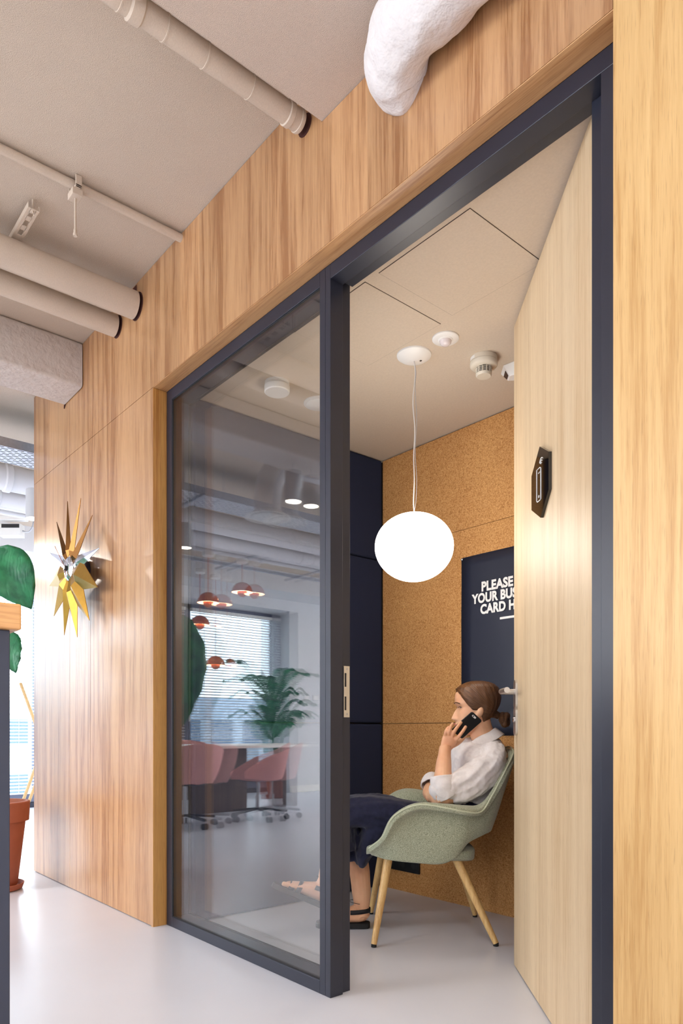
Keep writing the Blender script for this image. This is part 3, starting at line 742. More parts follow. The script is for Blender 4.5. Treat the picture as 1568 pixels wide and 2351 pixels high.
# ceiling alarm discs seen through the glass at the top
dk = [at_z(636, 895, 0.001)]
def ceil_at(px, py, Z): 
    z = (Z-CAM_H)*FPX/(HZ-py); return at_z(px, py, z)
p = ceil_at(636, 878, BC); t = thing('ceiling_alarm', p, 'white drum-shaped alarm on the booth ceiling, seen through the glass', 'alarm')
MB().lathe([(0.055, BC-0.0005), (0.055, BC-0.012), (0.045, BC-0.015), (0.045, BC-0.018), (0.057, BC-0.020), (0.057, BC-0.043), (0.053, BC-0.047), (0.002, BC-0.048)], (p.x, p.y, 0), 40).build('housing', M['white'], t, smooth=True)
p = ceil_at(735, 924, BC); p.x -= 0.005
t = thing('ceiling_speaker', p, 'flat round white ceiling disc half hidden behind the dark post', 'ceiling disc')
MB().lathe([(0.075, BC-0.0005), (0.075, BC-0.006), (0.068, BC-0.009), (0.062, BC-0.009)], (p.x, p.y, 0), 40).build('rim', M['white'], t, smooth=True)
MB().lathe([(0.062, BC-0.001), (0.062, BC-0.011), (0.058, BC-0.014), (0.002, BC-0.014)], (p.x, p.y, 0), 40).build('cover', M['white'], t, smooth=True)

# poster pinned to the cork
t = thing('poster', (-1.98, BY1, 1.33), 'dark navy poster with white capitals pinned to the cork wall', 'poster')
M['poster'] = plain('dark_navy_print', (40, 42, 56), 0.33, spec=0.4)
rows = []
for i in range(19):
    z = 0.875+(1.785-0.875)*i/18; row = []
    for j in range(13):
        x = -2.375+0.80*j/12; e = 0.0035+0.0028*noise.noise(V(x*6, z*4, 1)); row.append(V(x, BY1-e-0.001, z))
    rows.append(row)
solid(MB().grid(rows).build('sheet', M['poster'], t, smooth=True, angle=180), 0.0008)
def text_mesh(body, x, z, size, sx, name='lettering'):
    c = bpy.data.curves.new('txt', 'FONT'); c.body = body; c.size = 1; c.offset = 0.045; c.resolution_u = 4; c.space_character = 1.04
    o = bpy.data.objects.new('txt', c); COL.objects.link(o); dg = bpy.context.evaluated_depsgraph_get(); dg.update()
    me = bpy.data.meshes.new_from_object(o.evaluated_get(dg)); bpy.data.objects.remove(o)
    for v in me.vertices: v.co = Vector((v.co.x*size*sx, 0.0, v.co.y*size))
    me.materials.clear(); me.materials.append(M['white_ink']); me.name = name
    ob = bpy.data.objects.new(name, me); COL.objects.link(ob); ob.parent = t; ob.location = V(x, BY1-0.0095, z)-t.location
    return ob
M['white_ink'] = plain('white_print', (236, 234, 230), 0.5)
text_mesh('PLEASE', -2.243, 1.596, 0.064, 0.92)
text_mesh('YOUR BUSINESS', -2.299, 1.540, 0.064, 0.86)
text_mesh('CARD HERE', -2.249, 1.483, 0.064, 0.86)
MB().box(-2.130, BY1-0.0095, 1.441, -1.95, BY1-0.0088, 1.452).build('rule_line', M['white_ink'], t)
for px_ in (-2.366,):
    MB().lathe([(0.006, -0.008), (0.0055, -0.014), (0.003, -0.016)], (px_, BY1, 1.776), 12, 'y').build('pin', M['chrome'], t, smooth=True)

# socket block low on the cork wall
t = thing('socket_block', (-2.66, BY1, 0.35), 'black socket block low on the cork wall behind the chair', 'wall socket')
a = at_z(903, 1965, (BY1-CAM_Y)/(FY+(903-784)/FPX*RY)); b = at_z(965, 1990, (BY1-CAM_Y)/(FY+(965-784)/FPX*RY))
z1 = a.z+0.012; z0 = b.z-0.0; x0, x1 = a.x-0.12, b.x
MB().box(x0, BY1-0.012, z1-0.085, x1, BY1-0.0005, z1).build('plate', M['black'], t, bevel=0.002)
for k in range(4):
    c = x0+(x1-x0)*(k+0.5)/4; MB().lathe([(0.021, -0.0125), (0.021, -0.0135), (0.019, -0.0136), (0.018, -0.011)], (c, BY1, z1-0.0425), 24, 'y').build('socket', M['rubber'], t, smooth=True)

# ------------------------------------------------------------------ armchair
CH = V(-2.18, 0.922, 0); CF = V(-RX, -RY, 0); CL = V(FX, FY, 0)     # forward (camera left), lateral (away from camera)
CF.normalize(); CL.normalize()
def K(x, v, z): return CH+CF*x+CL*v+V(0, 0, z)
def felt(name, a, b):
    m, nt, bs = newmat(name); v = coords(nt)
    n1 = noisen(nt, v, 420, 2, 0.6)
    nt.links.new(ramp(nt, n1, [(0.38, lin(a)), (0.62, lin(b))]), bs.inputs['Base Color']); bs.inputs['Roughness'].default_value = 0.95
    bs.inputs['Specular IOR Level'].default_value = 0.1; bs.inputs['Sheen Weight'].default_value = 0.25
    bump(nt, bs, noisen(nt, v, 700, 2), 0.5, 0.0015); return m
M['felt'] = felt('sage_green_wool', (128, 134, 112), (190, 194, 170))
M['ash'] = wood('turned_ash', (226, 190, 128), (196, 150, 92), board=5, rough=0.4, tone=0)
arm = thing('armchair', CH, 'sage green wool armchair with round wooden legs, the woman sits in it', 'armchair', rz=math.atan2(CF.y, CF.x))
S = [  # stations: (bottom, lower, upper, rim) in chair coordinates
 [(.262,-.195,.388), (.268,-.205,.392), (.272,-.215,.396), (.274,-.225,.402)],
 [(.205,-.225,.366), (.205,-.240,.395), (.212,-.262,.432), (.222,-.285,.458)],
 [(.160,-.240,.358), (.155,-.262,.420), (.162,-.285,.508), (.178,-.325,.548)],
 [(.080,-.245,.350), (.075,-.270,.440), (.080,-.286,.568), (.085,-.350,.597)],
 [(-.020,-.245,.345), (-.03,-.272,.440), (-.03,-.284,.575), (-.025,-.355,.586)],
 [(-.078,-.240,.372), (-.10,-.266,.450), (-.11,-.278,.574), (-.105,-.350,.570)],
 [(-.125,-.232,.430), (-.14,-.252,.480), (-.165,-.258,.574), (-.178,-.318,.566)],
 [(-.185,-.210,.458), (-.20,-.226,.505), (-.218,-.236,.592), (-.232,-.268,.625)],
 [(-.230,-.170,.468), (-.25,-.185,.535), (-.275,-.205,.645), (-.300,-.228,.735)],
 [(-.250,-.095,.470), (-.275,-.105,.545), (-.315,-.125,.680), (-.352,-.138,.800)],
 [(-.255,0,.470), (-.282,0,.550), (-.325,0,.690), (-.365,0,.822)]]
rows = []
for st in S: rows.append([K(*p) for p in st])
for st in S[-2::-1]: rows.append([K(x, -v, z) for (x, v, z) in st])
# smooth both ways
cols = [catmull(r, 4) for r in rows]; nn = len(cols[0]); G = []
for j in range(nn): G.append(catmull([c[j] for c in cols], 5))
o = MB().grid(G).build('shell', M['felt'], arm, smooth=True, angle=180)
solid(o, 0.030, 0); sub(o, 1); o.modifiers['solidify'].use_rim = True
# piping stitched along the rim
rim = G[-1]
sm = MB().tube([p+V(0, 0, 0.004) for p in rim], 0.0035, 6); sm.build('rim_stitching', plain('pale_green_piping', (198, 204, 178), 0.9), arm, smooth=True)
# seat: rounded dished pad reaching a little behind the back opening
pr = []
for (x, z, hw) in ((.285,.385,.10), (.283,.392,.17), (.262,.402,.205), (.20,.405,.232), (.10,.400,.245), (0,.395,.245), (-.08,.390,.238), (-.14,.388,.226), (-.175,.386,.195), (-.192,.384,.12)):
    pr.append((x, z, hw))
top_, bot_ = [], []
for (x, z, hw) in pr:
    r1, r2 = [], []
    for j in range(13):
        q = -1+2*j/12; v = hw*math.sin(q*math.pi/2); e = 1-abs(q)**3
        r1.append(K(x, v, z+0.012*e)); th = 0.050 if abs(x) < 0.2 else 0.03
        r2.append(K(x, v*0.97, z-0.004-th*(0.25+0.75*e)))
    top_.append(r1); bot_.append(r2)
rings = [a+b[::-1] for a, b in zip(top_, bot_)]
o = MB().loft(rings).build('seat', M['felt'], arm, smooth=True, angle=180); sub(o, 1)
for (tx, tv, fx_, fv) in ((.185,-.175,.255,-.252), (-.085,-.165,-.255,-.238), (.185,.175,.245,.280), (-.140,.165,-.255,.225)):
    a, b = K(tx, tv, .385), K(fx_, fv, .012); d = b-a
    l = MB().tube([a, a+d*0.2, a+d*0.7, a+d*0.97, b], [0.0185, 0.0185, 0.0150, 0.0125, 0.0120], 24).build('leg', M['ash'], arm, smooth=True)
    g_ = MB().tube([V(b.x, b.y, 0.0006), V(b.x, b.y, 0.015)], 0.0112, 20)
    me = g_.build('foot_glide', M['rubber'], arm, smooth=True)
    me.parent = l
# ------------------------------------------------------------------ the woman in the armchair
def B(px, py, z): return at_z(px, py, z)
WO = V(CH.x, CH.y, 0)
def skinmat():
    m, nt, bs = newmat('skin'); v = coords(nt)
    nt.links.new(ramp(nt, noisen(nt, v, 9, 3), [(0.35, lin((222, 164, 126))), (0.65, lin((236, 186, 148)))]), bs.inputs['Base Color'])
    bs.inputs['Roughness'].default_value = 0.5; bs.inputs['Subsurface Weight'].default_value = 0.12
    bs.inputs['Subsurface Radius'].default_value = (0.02, 0.008, 0.004); bs.inputs['Subsurface Scale'].default_value = 0.3
    bump(nt, bs, noisen(nt, v, 380, 2), 0.08, 0.0006); return m
M['skin'] = skinmat()
woman = thing('person', WO, 'seated woman in white shirt and navy culottes, legs crossed, phone at her ear', 'person')
HD = V(-RX, -RY, 0).normalized()        # face direction (camera left)
LT = V(-FX, -FY, 0).normalized()        # towards the camera
# --- head: slices from chin to crown: height, front, back, half width
HT = [(0.000,.066,.034,.014), (0.006,.078,.014,.028), (0.020,.083,-.010,.043), (0.036,.082,-.026,.051), (0.052,.081,-.040,.056), (0.068,.080,-.054,.061),
      (0.086,.080,-.068,.066), (0.104,.078,-.081,.069), (0.120,.076,-.090,.071), (0.136,.083,-.096,.073), (0.158,.086,-.100,.075), (0.180,.082,-.098,.073),
      (0.200,.069,-.089,.064), (0.216,.048,-.072,.049), (0.227,.022,-.046,.030), (0.232,.000,-.018,.010)]
HS = 1.04; TILT = math.radians(1.5); YAW = math.radians(-4)
HO = B(1091, 1688, 3.155)                  # chin level on the ear axis
def htab(h):
    for a, b in zip(HT, HT[1:]):
        if a[0] <= h <= b[0]:
            t = (h-a[0])/(b[0]-a[0]); t2 = t
            return [lerp(a[i], b[i], t2) for i in (1, 2, 3)]
    return list(HT[-1][1:]) if h > 0.1 else list(HT[0][1:])
def gs(x, w): return math.exp(-(x/w)**2)
def head_pt(h, th, off=0.0):
    f, b, w = htab(h); cx = (f+b)/2; rx = (f-b)/2+off; ry = w+off
    c, s = math.cos(th), math.sin(th)
    e = 0.88
    x = cx+rx*math.copysign(abs(c)**e, c); y = ry*math.copysign(abs(s)**0.94, s)
    if c > 0 and off < 0.004:
        # nose, lips, brow, eye sockets
        hn = h; nose = 0
        if .060 < hn < .126: nose = .024*(1-(hn-.072)/.054) if hn > .072 else .024*((hn-.060)/.012)
        x += nose*gs(y, .0105+.006*gs(hn-.070, .008))
        x += .0075*gs(hn-.051, .0055)*gs(y, .020)+.0065*gs(hn-.040, .005)*gs(y, .018)-.004*gs(hn-.0455, .002)*gs(y, .022)
        x += .006*gs(hn-.012, .012)*gs(y, .016)
        x += .004*gs(hn-.138, .008)*gs(abs(y)-.028, .020)-.007*gs(hn-.120, .009)*gs(abs(y)-.031, .014)
        x += -.004*gs(hn-.122, .010)*gs(y, .010)
    x *= HS; y *= HS; z = h*HS
    # tilt forward about the ear axis
    zc = z-.11; x2 = x*math.cos(TILT)+zc*math.sin(TILT); z2 = -x*math.sin(TILT)+zc*math.cos(TILT)+.11
    xy = (x2*math.cos(YAW)-y*math.sin(YAW), x2*math.sin(YAW)+y*math.cos(YAW))
    return HO+HD*xy[0]+LT*xy[1]+V(0, 0, z2)
body = MB()
rings = []
for i in range(64):
    h = 0.232*i/63; rings.append([head_pt(h, 2*math.pi*j/72) for j in range(72)])
body.loft(rings)
# ear (near side) and far side
for sg in (1, -1):
    rr = []
    for i in range(9):
        a = i/8; h = .074+.044*a; p = head_pt(h, sg*math.pi/2*1.08)
        rr.append((p+LT*sg*.002, (.003+.008*math.sin(math.pi*min(1, a*0.9+.08)), .005+.011*math.sin(math.pi*min(1, a*0.85+.1)))))
    body.tube([q[0] for q in rr], [(q[1][1], q[1][0]) for q in rr], 14, ref=HD)
# neck and upper chest
body.tube([B(1098, 1652, 3.155), B(1103, 1672, 3.155), B(1109, 1692, 3.155), B(1117, 1712, 3.155), B(1120, 1740, 3.16)], [(.052,.050), (.051,.049), (.054,.054), (.070,.085), (.09,.12)], 24, ref=HD)
# torso core (hidden by the shirt), thighs
body.tube(catmull([B(1119, 1716, 3.16), B(1112, 1750, 3.17), B(1096, 1795, 3.18), B(1082, 1835, 3.18), B(1072, 1870, 3.18)], 4), [(.075,.14)]*17, 20, ref=HD)
def limb(pts, rad, n=18, k=5, ref=None):
    P = catmull(pts, k); m = len(P); seg = len(pts)-1; R = []
    for i in range(m):
        s = min(i/k, seg); a = int(min(s, seg-1)); t = s-a; t = t*t*(3-2*t)
        ra, rb = rad[a], rad[min(a+1, len(rad)-1)]
        if isinstance(ra, tuple): R.append((lerp(ra[0], rb[0], t), lerp(ra[1], rb[1], t)))
        else: R.append(lerp(ra, rb, t))
    body.tube(P, R, n, ref=ref)
# right leg (stands on the floor)
limb([B(1060, 1880, 3.27), B(930, 1878, 3.30), B(805, 1876, 3.28), B(786, 1900, 3.26), B(820, 1975, 3.25), B(829, 2040, 3.245), B(831, 2092, 3.24), B(832, 2106, 3.235)], [.062, .060, .052, .050, .048, .044, .032, .031])
# right foot: heel behind, toes to the left
def foot(heel, toe, ank, sole_n, w=0.040):
    """heel/toe centre points on the sole plane, ank = ankle point"""
    d = (toe-heel); L = d.length; d.normalize(); up = Vector(sole_n).normalized(); side = d.cross(up).normalized(); up = side.cross(d).normalized()
    st = [(0.00,.016,.020,.020), (0.05,.029,.030,.029), (0.14,.034,.037,.036), (0.28,.033,.040,.039), (0.45,.036,.032,.030), (0.62,.041,.024,.023), (0.76,.043,.018,.017), (0.84,.040,.013,.012)]
    P = [heel+d*L*s[0]+up*(s[3]) for s in st]
    body.tube(P, [(s[2], s[1]) for s in st], 18, ref=up)
    for k, (o, ln, r) in enumerate(((-.030, .170, .0115), (-.013, .150, .0085), (.0015, .130, .008), (.015, .105, .0075), (.028, .075, .0075))):
        a = heel+d*L*0.74+side*o+up*.013; b = a+d*L*(ln*1.25)+up*-.002
        body.tube([a, a.lerp(b, .5)+up*.003, a.lerp(b, .9)+up*.0, b], [r*1.05, r, r*.95, r*.5], 10)
    body.tube([heel+d*L*0.20+up*.045, (heel+d*L*0.20+up*.045).lerp(ank, .5), ank], [(.036,.030), (.033,.029), (.031,.030)], 16, ref=d)
    return d, up, side, L
fd = HD*0.97-LT*0.05
RH = V(B(843, 2126, 3.24).x, B(843, 2126, 3.24).y, 0.024); rf = foot(RH, RH+fd.normalized()*0.215, B(832, 2104, 3.235), V(0, 0, 1))
# left leg crossed over, foot lifted forward
LHl, LTo = B(748, 2076, 3.13), B(638, 2029, 3.10)
limb([B(1060, 1880, 3.09), B(930, 1874, 3.09), B(800, 1862, 3.13), B(776, 1878, 3.14), B(768, 1940, 3.14), B(756, 1990, 3.13), B(744, 2028, 3.13)], [.060, .060, .050, .048, .046, .040, .031])
un = (V(0, 0, 1)+HD*0.42).normalized()
lfoot = foot(LHl, LTo, B(744, 2024, 3.13), un)
# left arm, near side: upper arm in the sleeve, bare forearm up to the phone
limb([B(1133, 1745, 3.04), B(1090, 1790, 2.995), B(1022, 1828, 2.975), B(1017, 1800, 2.975), B(1018, 1762, 2.99), B(1021, 1728, 3.005), B(1022, 1714, 3.015)], [.050, .044, .040, .042, .034, (.0265), (.024)])
# palm and fingers of the left hand
def cap(pts, r): body.tube(catmull(pts, 4), [lerp(r[0], r[1], i/(4*(len(pts)-1))) for i in range(4*(len(pts)-1)+1)], 12)
Z0 = 3.022
body.tube([B(1022, 1720, Z0), B(1028, 1708, Z0), B(1033, 1697, Z0), B(1035, 1688, Z0)], [(.023,.014), (.031,.0145), (.034,.0135), (.030,.010)], 18, ref=(B(1050, 1700, Z0)-B(1016, 1700, Z0)))
cap([B(1046, 1699, Z0), B(1054, 1690, 3.003), B(1063, 1678, 3.008), B(1070, 1667, 3.018)], (.0088, .0068))     # index
cap([B(1038, 1692, Z0), B(1043, 1680, 3.000), B(1051, 1668, 3.006), B(1059.5, 1657, 3.016)], (.0090, .0068))     # middle
cap([B(1030, 1690, Z0), B(1032, 1678, 3.003), B(1035, 1668, 3.010), B(1040, 1660.5, 3.022)], (.0088, .0066))     # ring
cap([B(1022, 1691, Z0), B(1023, 1681, 3.010), B(1026, 1674, 3.018), B(1031, 1668.5, 3.028)], (.0078, .0060))     # little
cap([B(1038, 1712, 3.035), B(1050, 1706, 3.055), B(1061, 1697, 3.066), B(1071, 1685, 3.064)], (.0125, .0085))     # thumb, behind the phone
# right arm across the lap: elbow on the far side, hand under the left elbow
limb([B(1128, 1748, 3.30), B(1075, 1795, 3.34), B(1003, 1806, 3.28), B(985, 1818, 3.19), B(990, 1831, 3.10)], [.048, .042, .038, .029, (.024)])
body.tube([B(987, 1826, 3.11), B(997, 1830, 3.05), B(1008, 1834, 3.02), B(1018, 1837, 3.01)], [(.025,.016), (.030,.015), (.031,.014), (.027,.011)], 16, ref=V(0, 0, 1))
for k in range(4):
    y = 1831+k*3.6; cap([B(1014, y-1, 3.01+.004*k), B(1023, y+0.5, 3.0+.004*k), B(1032, y+2.5, 3.0+.003*k), B(1041-k*1.5, y+4, 3.01)], (.0082, .0062))
cap([B(996, 1824, 3.05), B(1006, 1824, 3.03), B(1016, 1826, 3.02)], (.0105, .0080))
bo = body.build('body', M['skin'], woman, smooth=True, angle=180)
rm = bo.modifiers.new('remesh', 'REMESH'); rm.mode = 'VOXEL'; rm.voxel_size = 0.0026; rm.use_smooth_shade = True
sm_ = bo.modifiers.new('smooth', 'SMOOTH'); sm_.factor = 0.5; sm_.iterations = 3
# --- facial features
M['eyew'] = plain('eye_white', (232, 226, 222), 0.2); M['iris'] = plain('brown_iris', (58, 38, 26), 0.15); M['brow'] = plain('brown_brow', (104, 68, 44), 0.8)
M['lip'] = plain('lip', (200, 116, 104), 0.45)
for sg in (1, -1):
    ec = head_pt(.1195, sg*.40); fw = (head_pt(.1195, sg*.40, .003)-head_pt(.1195, sg*.40)).normalized()
    c = ec-fw*.0095
    me = MB().lathe([(.0001, -.0115)]+[(.0115*math.sin(a), -.0115*math.cos(a)) for a in [math.pi*k/10 for k in range(1, 10)]]+[(.0001, .0115)], c, 16)
    e = me.build('eye', M['eyew'], woman, smooth=True)
    ic = c+(fw*0.9+HD*.5).normalized()*.0085
    MB().lathe([(.0001, -.0048)]+[(.0048*math.sin(a), -.0048*math.cos(a)) for a in [math.pi*k/8 for k in range(1, 8)]]+[(.0001, .0048)], ic, 12).build('iris', M['iris'], woman, smooth=True)
    lid = [head_pt(.1245-.006*abs(q), sg*(.40+q*.20), .0025) for q in (-1, -.6, -.2, .2, .6, 1)]
    MB().tube(catmull(lid, 3), .0011, 6).build('eyelashes', M['brow'], woman, smooth=True)
    br = [head_pt(.1375+.004*math.cos(q*1.4)-.003*max(q, 0), sg*(.40+q*.26), .0028) for q in (-1, -.6, -.2, .2, .6, 1)]
    MB().tube(catmull(br, 3), [(.0024, .0013)]*16, 8, ref=V(0,0,1)).build('eyebrow', M['brow'], woman, smooth=True)
for hh, o in ((.0505, .0020), (.0405, .0018)):
    pts = [head_pt(hh-.003*abs(q), q*.22, .0) for q in (-1, -.5, 0, .5, 1)]; P = catmull(pts, 3)
    MB().tube(P, [(.0012+.0026*math.sin(math.pi*i/(len(P)-1)), .0012+.0016*math.sin(math.pi*i/(len(P)-1))) for i in range(len(P))], 8, ref=V(0,0,1)).build('lip', M['lip'], woman, smooth=True)
# --- hair: cap swept back to a low bun
def hairmat():
    m, nt, bs = newmat('brown_hair'); v = coords(nt, (1, 1, 1))
    tc = N(nt, 'ShaderNodeUVMap'); mp = N(nt, 'ShaderNodeMapping'); nt.links.new(tc.outputs[0], mp.inputs[0]); mp.inputs['Scale'].default_value = (55, 1.6, 1)
    n1 = noisen(nt, mp.outputs[0], 3, 4, 0.65, 0.3)
    nt.links.new(ramp(nt, n1, [(0.30, lin((58, 34, 18))), (0.52, lin((98, 62, 34))), (0.75, lin((136, 94, 56)))]), bs.inputs['Base Color'])
    bs.inputs['Roughness'].default_value = 0.38; bump(nt, bs, n1, 0.8, 0.003); return m
M['hair'] = hairmat()
BUNP = head_pt(.085, math.pi, .012)
def hairline(th):
    a = abs(((th+math.pi) % (2*math.pi))-math.pi)/math.pi*180
    for (x0, y0), (x1, y1) in zip(HL, HL[1:]):
        if x0 <= a <= x1: return lerp(y0, y1, (a-x0)/(x1-x0))
HL = [(0, .190), (25, .187), (42, .172), (55, .148), (66, .122), (78, .106), (88, .104), (97, .108), (108, .078), (125, .060), (150, .046), (180, .040)]
def swept():
    nu, nv = 96, 26; rows = []; uvs = []
    for i in range(nv+1):
        s = i/nv; row = []
        for j in range(nu+1):
            th = 2*math.pi*j/nu; h0 = hairline(th); h = lerp(h0, .2315, s**0.8)
            edge = min(1, s*6); off = .0010+.0065*edge+.0022*math.sin(th*23+h*60)*edge*0.4
            if h > .2: off += .002
            row.append(head_pt(h, th, max(off+.0025, .0041)))
        rows.append(row)
    m = MB().grid(rows); o = m.build('hair', M['hair'], woman, smooth=True, angle=180)
    me = o.data; uv = me.uv_layers.new(name='UVMap')
    # strands run front to back: u across (height), v along (around)
    inv = []
    for i in range(nv+1):
        for j in range(nu+1):
            p = rows[i][j]-HO; d = (p-(BUNP-HO)); xx = d.dot(HD); zz = d.z
            inv.append((math.atan2(zz, xx)/math.pi, d.length*4))
    for l in me.loops: uv.data[l.index].uv = inv[l.vertex_index]
    solid(o, 0.003, -1); return o
swept()
def bun():
    c = B(1157, 1652, 3.150); ax = (HD*-0.93+V(0, 0, -.30)).normalized(); rows = []; uvs = []
    u = ax.cross(LT).normalized(); w = LT
    # neck of the ponytail + coiled knot
    pts = [B(1136, 1640, 3.15), B(1143, 1642, 3.15)]
    m = MB().tube([B(1130, 1637, 3.152), B(1138, 1640, 3.15), B(1146, 1644, 3.15)], [.024, .017, .016], 16)
    coil = []; rad = []
    for k in range(40):
        a = k/39*2*math.pi*1.6; r = .021-.004*k/39
        coil.append(c+ax*(.003+.010*math.sin(a*0.5))+u*r*math.cos(a)*1.0+w*r*math.sin(a)+ax*r*0.6*math.cos(a+1)); rad.append(.0165*(0.85+.15*math.sin(k*.7)))
    m.tube(coil, rad, 14)
    m.tube([c+ax*.006+V(0, 0, -.006), c+ax*.014+V(0, 0, -.014), c+ax*.024+V(0, 0, -.018)], [.017, .015, .008], 12)
    o = m.build('hair_bun', M['hair'], woman, smooth=True, angle=180); me = o.data; uv = me.uv_layers.new(name='UVMap')
    for l in me.loops:
        p = me.vertices[l.vertex_index].co; uv.data[l.index].uv = (p.z*6+p.x*2, p.x*12+p.y*9)
bun()

# --- clothes
def cloth(name, rgb, dark, bmp=0.25, sc=900, rough=0.85):
    m, nt, bs = newmat(name); v = coords(nt)
    nt.links.new(ramp(nt, noisen(nt, v, 60, 3), [(0.3, lin(dark)), (0.7, lin(rgb))]), bs.inputs['Base Color']); bs.inputs['Roughness'].default_value = rough
    bs.inputs['Sheen Weight'].default_value = 0.15; bs.inputs['Specular IOR Level'].default_value = 0.2; bump(nt, bs, noisen(nt, v, sc, 2), bmp, 0.0005); return m
M['shirt'] = cloth('white_cotton', (232, 226, 224), (222, 214, 212)); M['navy'] = cloth('navy_crepe', (36, 38, 62), (28, 30, 50))
def displaced(o, size, strength, name, axis_scale=None):
    tx = bpy.data.textures.new(name, 'CLOUDS'); tx.noise_scale = size; tx.noise_depth = 2
    d = o.modifiers.new('folds', 'DISPLACE'); d.texture = tx; d.strength = strength; d.mid_level = 0.5; d.texture_coords = 'LOCAL'; return d
def wrinkled(P, R, n, ref, folds, amp, seed=0, along=3.0):
    """tube whose section ripples along its length like draped cloth"""
    m = len(P); rings = []
    for i, p in enumerate(P):
        t = (P[min(i+1, m-1)]-P[max(i-1, 0)]).normalized(); u = Vector(ref)-t*Vector(ref).dot(t); u.normalize(); w = t.cross(u)
        a, b = R[i]; ring = []
        for k in range(n):
            th = 2*math.pi*k/n; s = i/(m-1)
            f = amp*(noise.noise(V(math.cos(th)*folds, math.sin(th)*folds, s*along+seed))+0.6*noise.noise(V(math.cos(th)*folds*2.3+seed, math.sin(th)*folds*2.3, s*along*1.5)))
            ring.append(p+u*(a+f)*math.cos(th)+w*(b+f)*math.sin(th))
        rings.append(ring)
    return rings
def respl(pts, rad, k):
    P = catmull(pts, k); R = []; seg = len(pts)-1
    for i in range(len(P)):
        s = i/k; a = int(min(s, seg-1)); t = s-a; R.append(tuple(lerp(rad[a][q], rad[a+1][q], t) for q in (0, 1)))
    return P, R
sh = MB()
P, R = respl([B(1117, 1702, 3.155), B(1117, 1714, 3.155), B(1100, 1740, 3.165), B(1093, 1775, 3.175), B(1083, 1815, 3.18), B(1073, 1850, 3.18)], [(.046,.060), (.070,.130), (.118,.175), (.116,.170), (.106,.160), (.098,.165)], 6)
sh.loft(wrinkled(P, R, 44, HD, 2.2, .010, 1))
# near sleeve
P, R = respl([B(1128, 1722, 3.08), B(1126, 1752, 3.02), B(1092, 1786, 2.985), B(1052, 1808, 2.975), B(1020, 1812, 2.975), B(1016, 1800, 2.975)], [(.060,.052), (.068,.055), (.072,.052), (.068,.050), (.058,.050), (.050,.047)], 7)
sh.loft(wrinkled(P, R, 36, HD, 2.0, .012, 5, 4.0))
# far sleeve
P, R = respl([B(1122, 1730, 3.26), B(1098, 1765, 3.33), B(1050, 1790, 3.34), B(1008, 1797, 3.29)], [(.058,.052), (.062,.055), (.056,.052), (.046,.046)], 7)
sh.loft(wrinkled(P, R, 32, HD, 2.0, .010, 9))
so = sh.build('shirt', M['shirt'], woman, smooth=True, angle=180)
rm = so.modifiers.new('remesh', 'REMESH'); rm.mode = 'VOXEL'; rm.voxel_size = 0.0045; rm.use_smooth_shade = True
sm_ = so.modifiers.new('smooth', 'SMOOTH'); sm_.factor = 0.5; sm_.iterations = 4
displaced(so, 0.045, 0.010, 'shirt_folds'); displaced(so, 0.016, 0.003, 'shirt_creases')
# rolled cuffs
for nm, pts, r in (('cuff', [B(1030, 1826, 2.975), B(1019, 1806, 2.972), B(1015, 1781, 2.978)], (.054, .054, .048)), ('cuff', [B(1002, 1804, 3.30), B(993, 1794, 3.27), B(990, 1806, 3.235)], (.046, .048, .046))):
    P, R = respl(pts, [(q, q*.93) for q in r], 5)
    o = MB().loft(wrinkled(P, R, 28, HD, 2.0, .005, 3), cap=False).build(nm, M['shirt'], woman, smooth=True, angle=180); solid(o, 0.006); sub(o, 1)
# collar: stand with folded leaf, open at the front
def collar():
    rows = []; n = 40
    c0 = B(1112, 1697, 3.155); tiltd = (V(0, 0, 1)+HD*0.35).normalized(); a1 = HD-tiltd*HD.dot(tiltd); a1.normalize(); a2 = LT
    for k, (r, up, out) in enumerate(((.058, -.010, 0), (.056, .018, 0), (.057, .030, 0), (.063, .030, .002), (.075, .012, .006), (.090, -.012, .012))):
        row = []
        for j in range(n+1):
            th = math.radians(22)+(2*math.pi-math.radians(44))*j/n
            fr = max(0, math.cos(th)); rr = r+0.020*fr**2*(1 if k > 2 else .4); dz = -.030*fr**2-(.018*fr**6 if k == 5 else 0)
            row.append(c0+a1*rr*math.cos(th)*1.02+a2*rr*math.sin(th)*.98+tiltd*(up+dz+.004*math.sin(th*3)))
        rows.append(row)
    o = MB().grid(rows).build('collar', M['shirt'], woman, smooth=True, angle=180); solid(o, 0.002); sub(o, 1)
collar()
# culottes: hips, two wide legs
cu = MB()
P, R = respl([B(1082, 1838, 3.18), B(1070, 1862, 3.18), B(1020, 1886, 3.18), B(960, 1886, 3.18)], [(.098,.165), (.108,.175), (.085,.180), (.080,.172)], 6)
cu.loft(wrinkled(P, R, 40, V(0,0,1), 2.0, .008, 2))
P, R = respl([B(1010, 1884, 3.09), B(945, 1876, 3.09), B(870, 1862, 3.10), B(800, 1866, 3.12), B(784, 1886, 3.13), B(780, 1925, 3.13), B(780, 1950, 3.13)], [(.074,.085), (.076,.088), (.074,.090), (.070,.090), (.070,.092), (.075,.100), (.078,.108)], 7)
cu.loft(wrinkled(P, R, 40, V(0,0,1)+HD*.3, 2.2, .014, 4))
P, R = respl([B(1010, 1876, 3.28), B(930, 1882, 3.29), B(850, 1880, 3.28), B(812, 1890, 3.26), B(806, 1920, 3.25), B(815, 1950, 3.24), B(818, 1966, 3.24)], [(.080,.085), (.078,.088), (.072,.085), (.078,.090), (.090,.098), (.082,.100), (.070,.095)], 7)
cu.loft(wrinkled(P, R, 40, V(0,0,1)+HD*.3, 2.2, .012, 7))
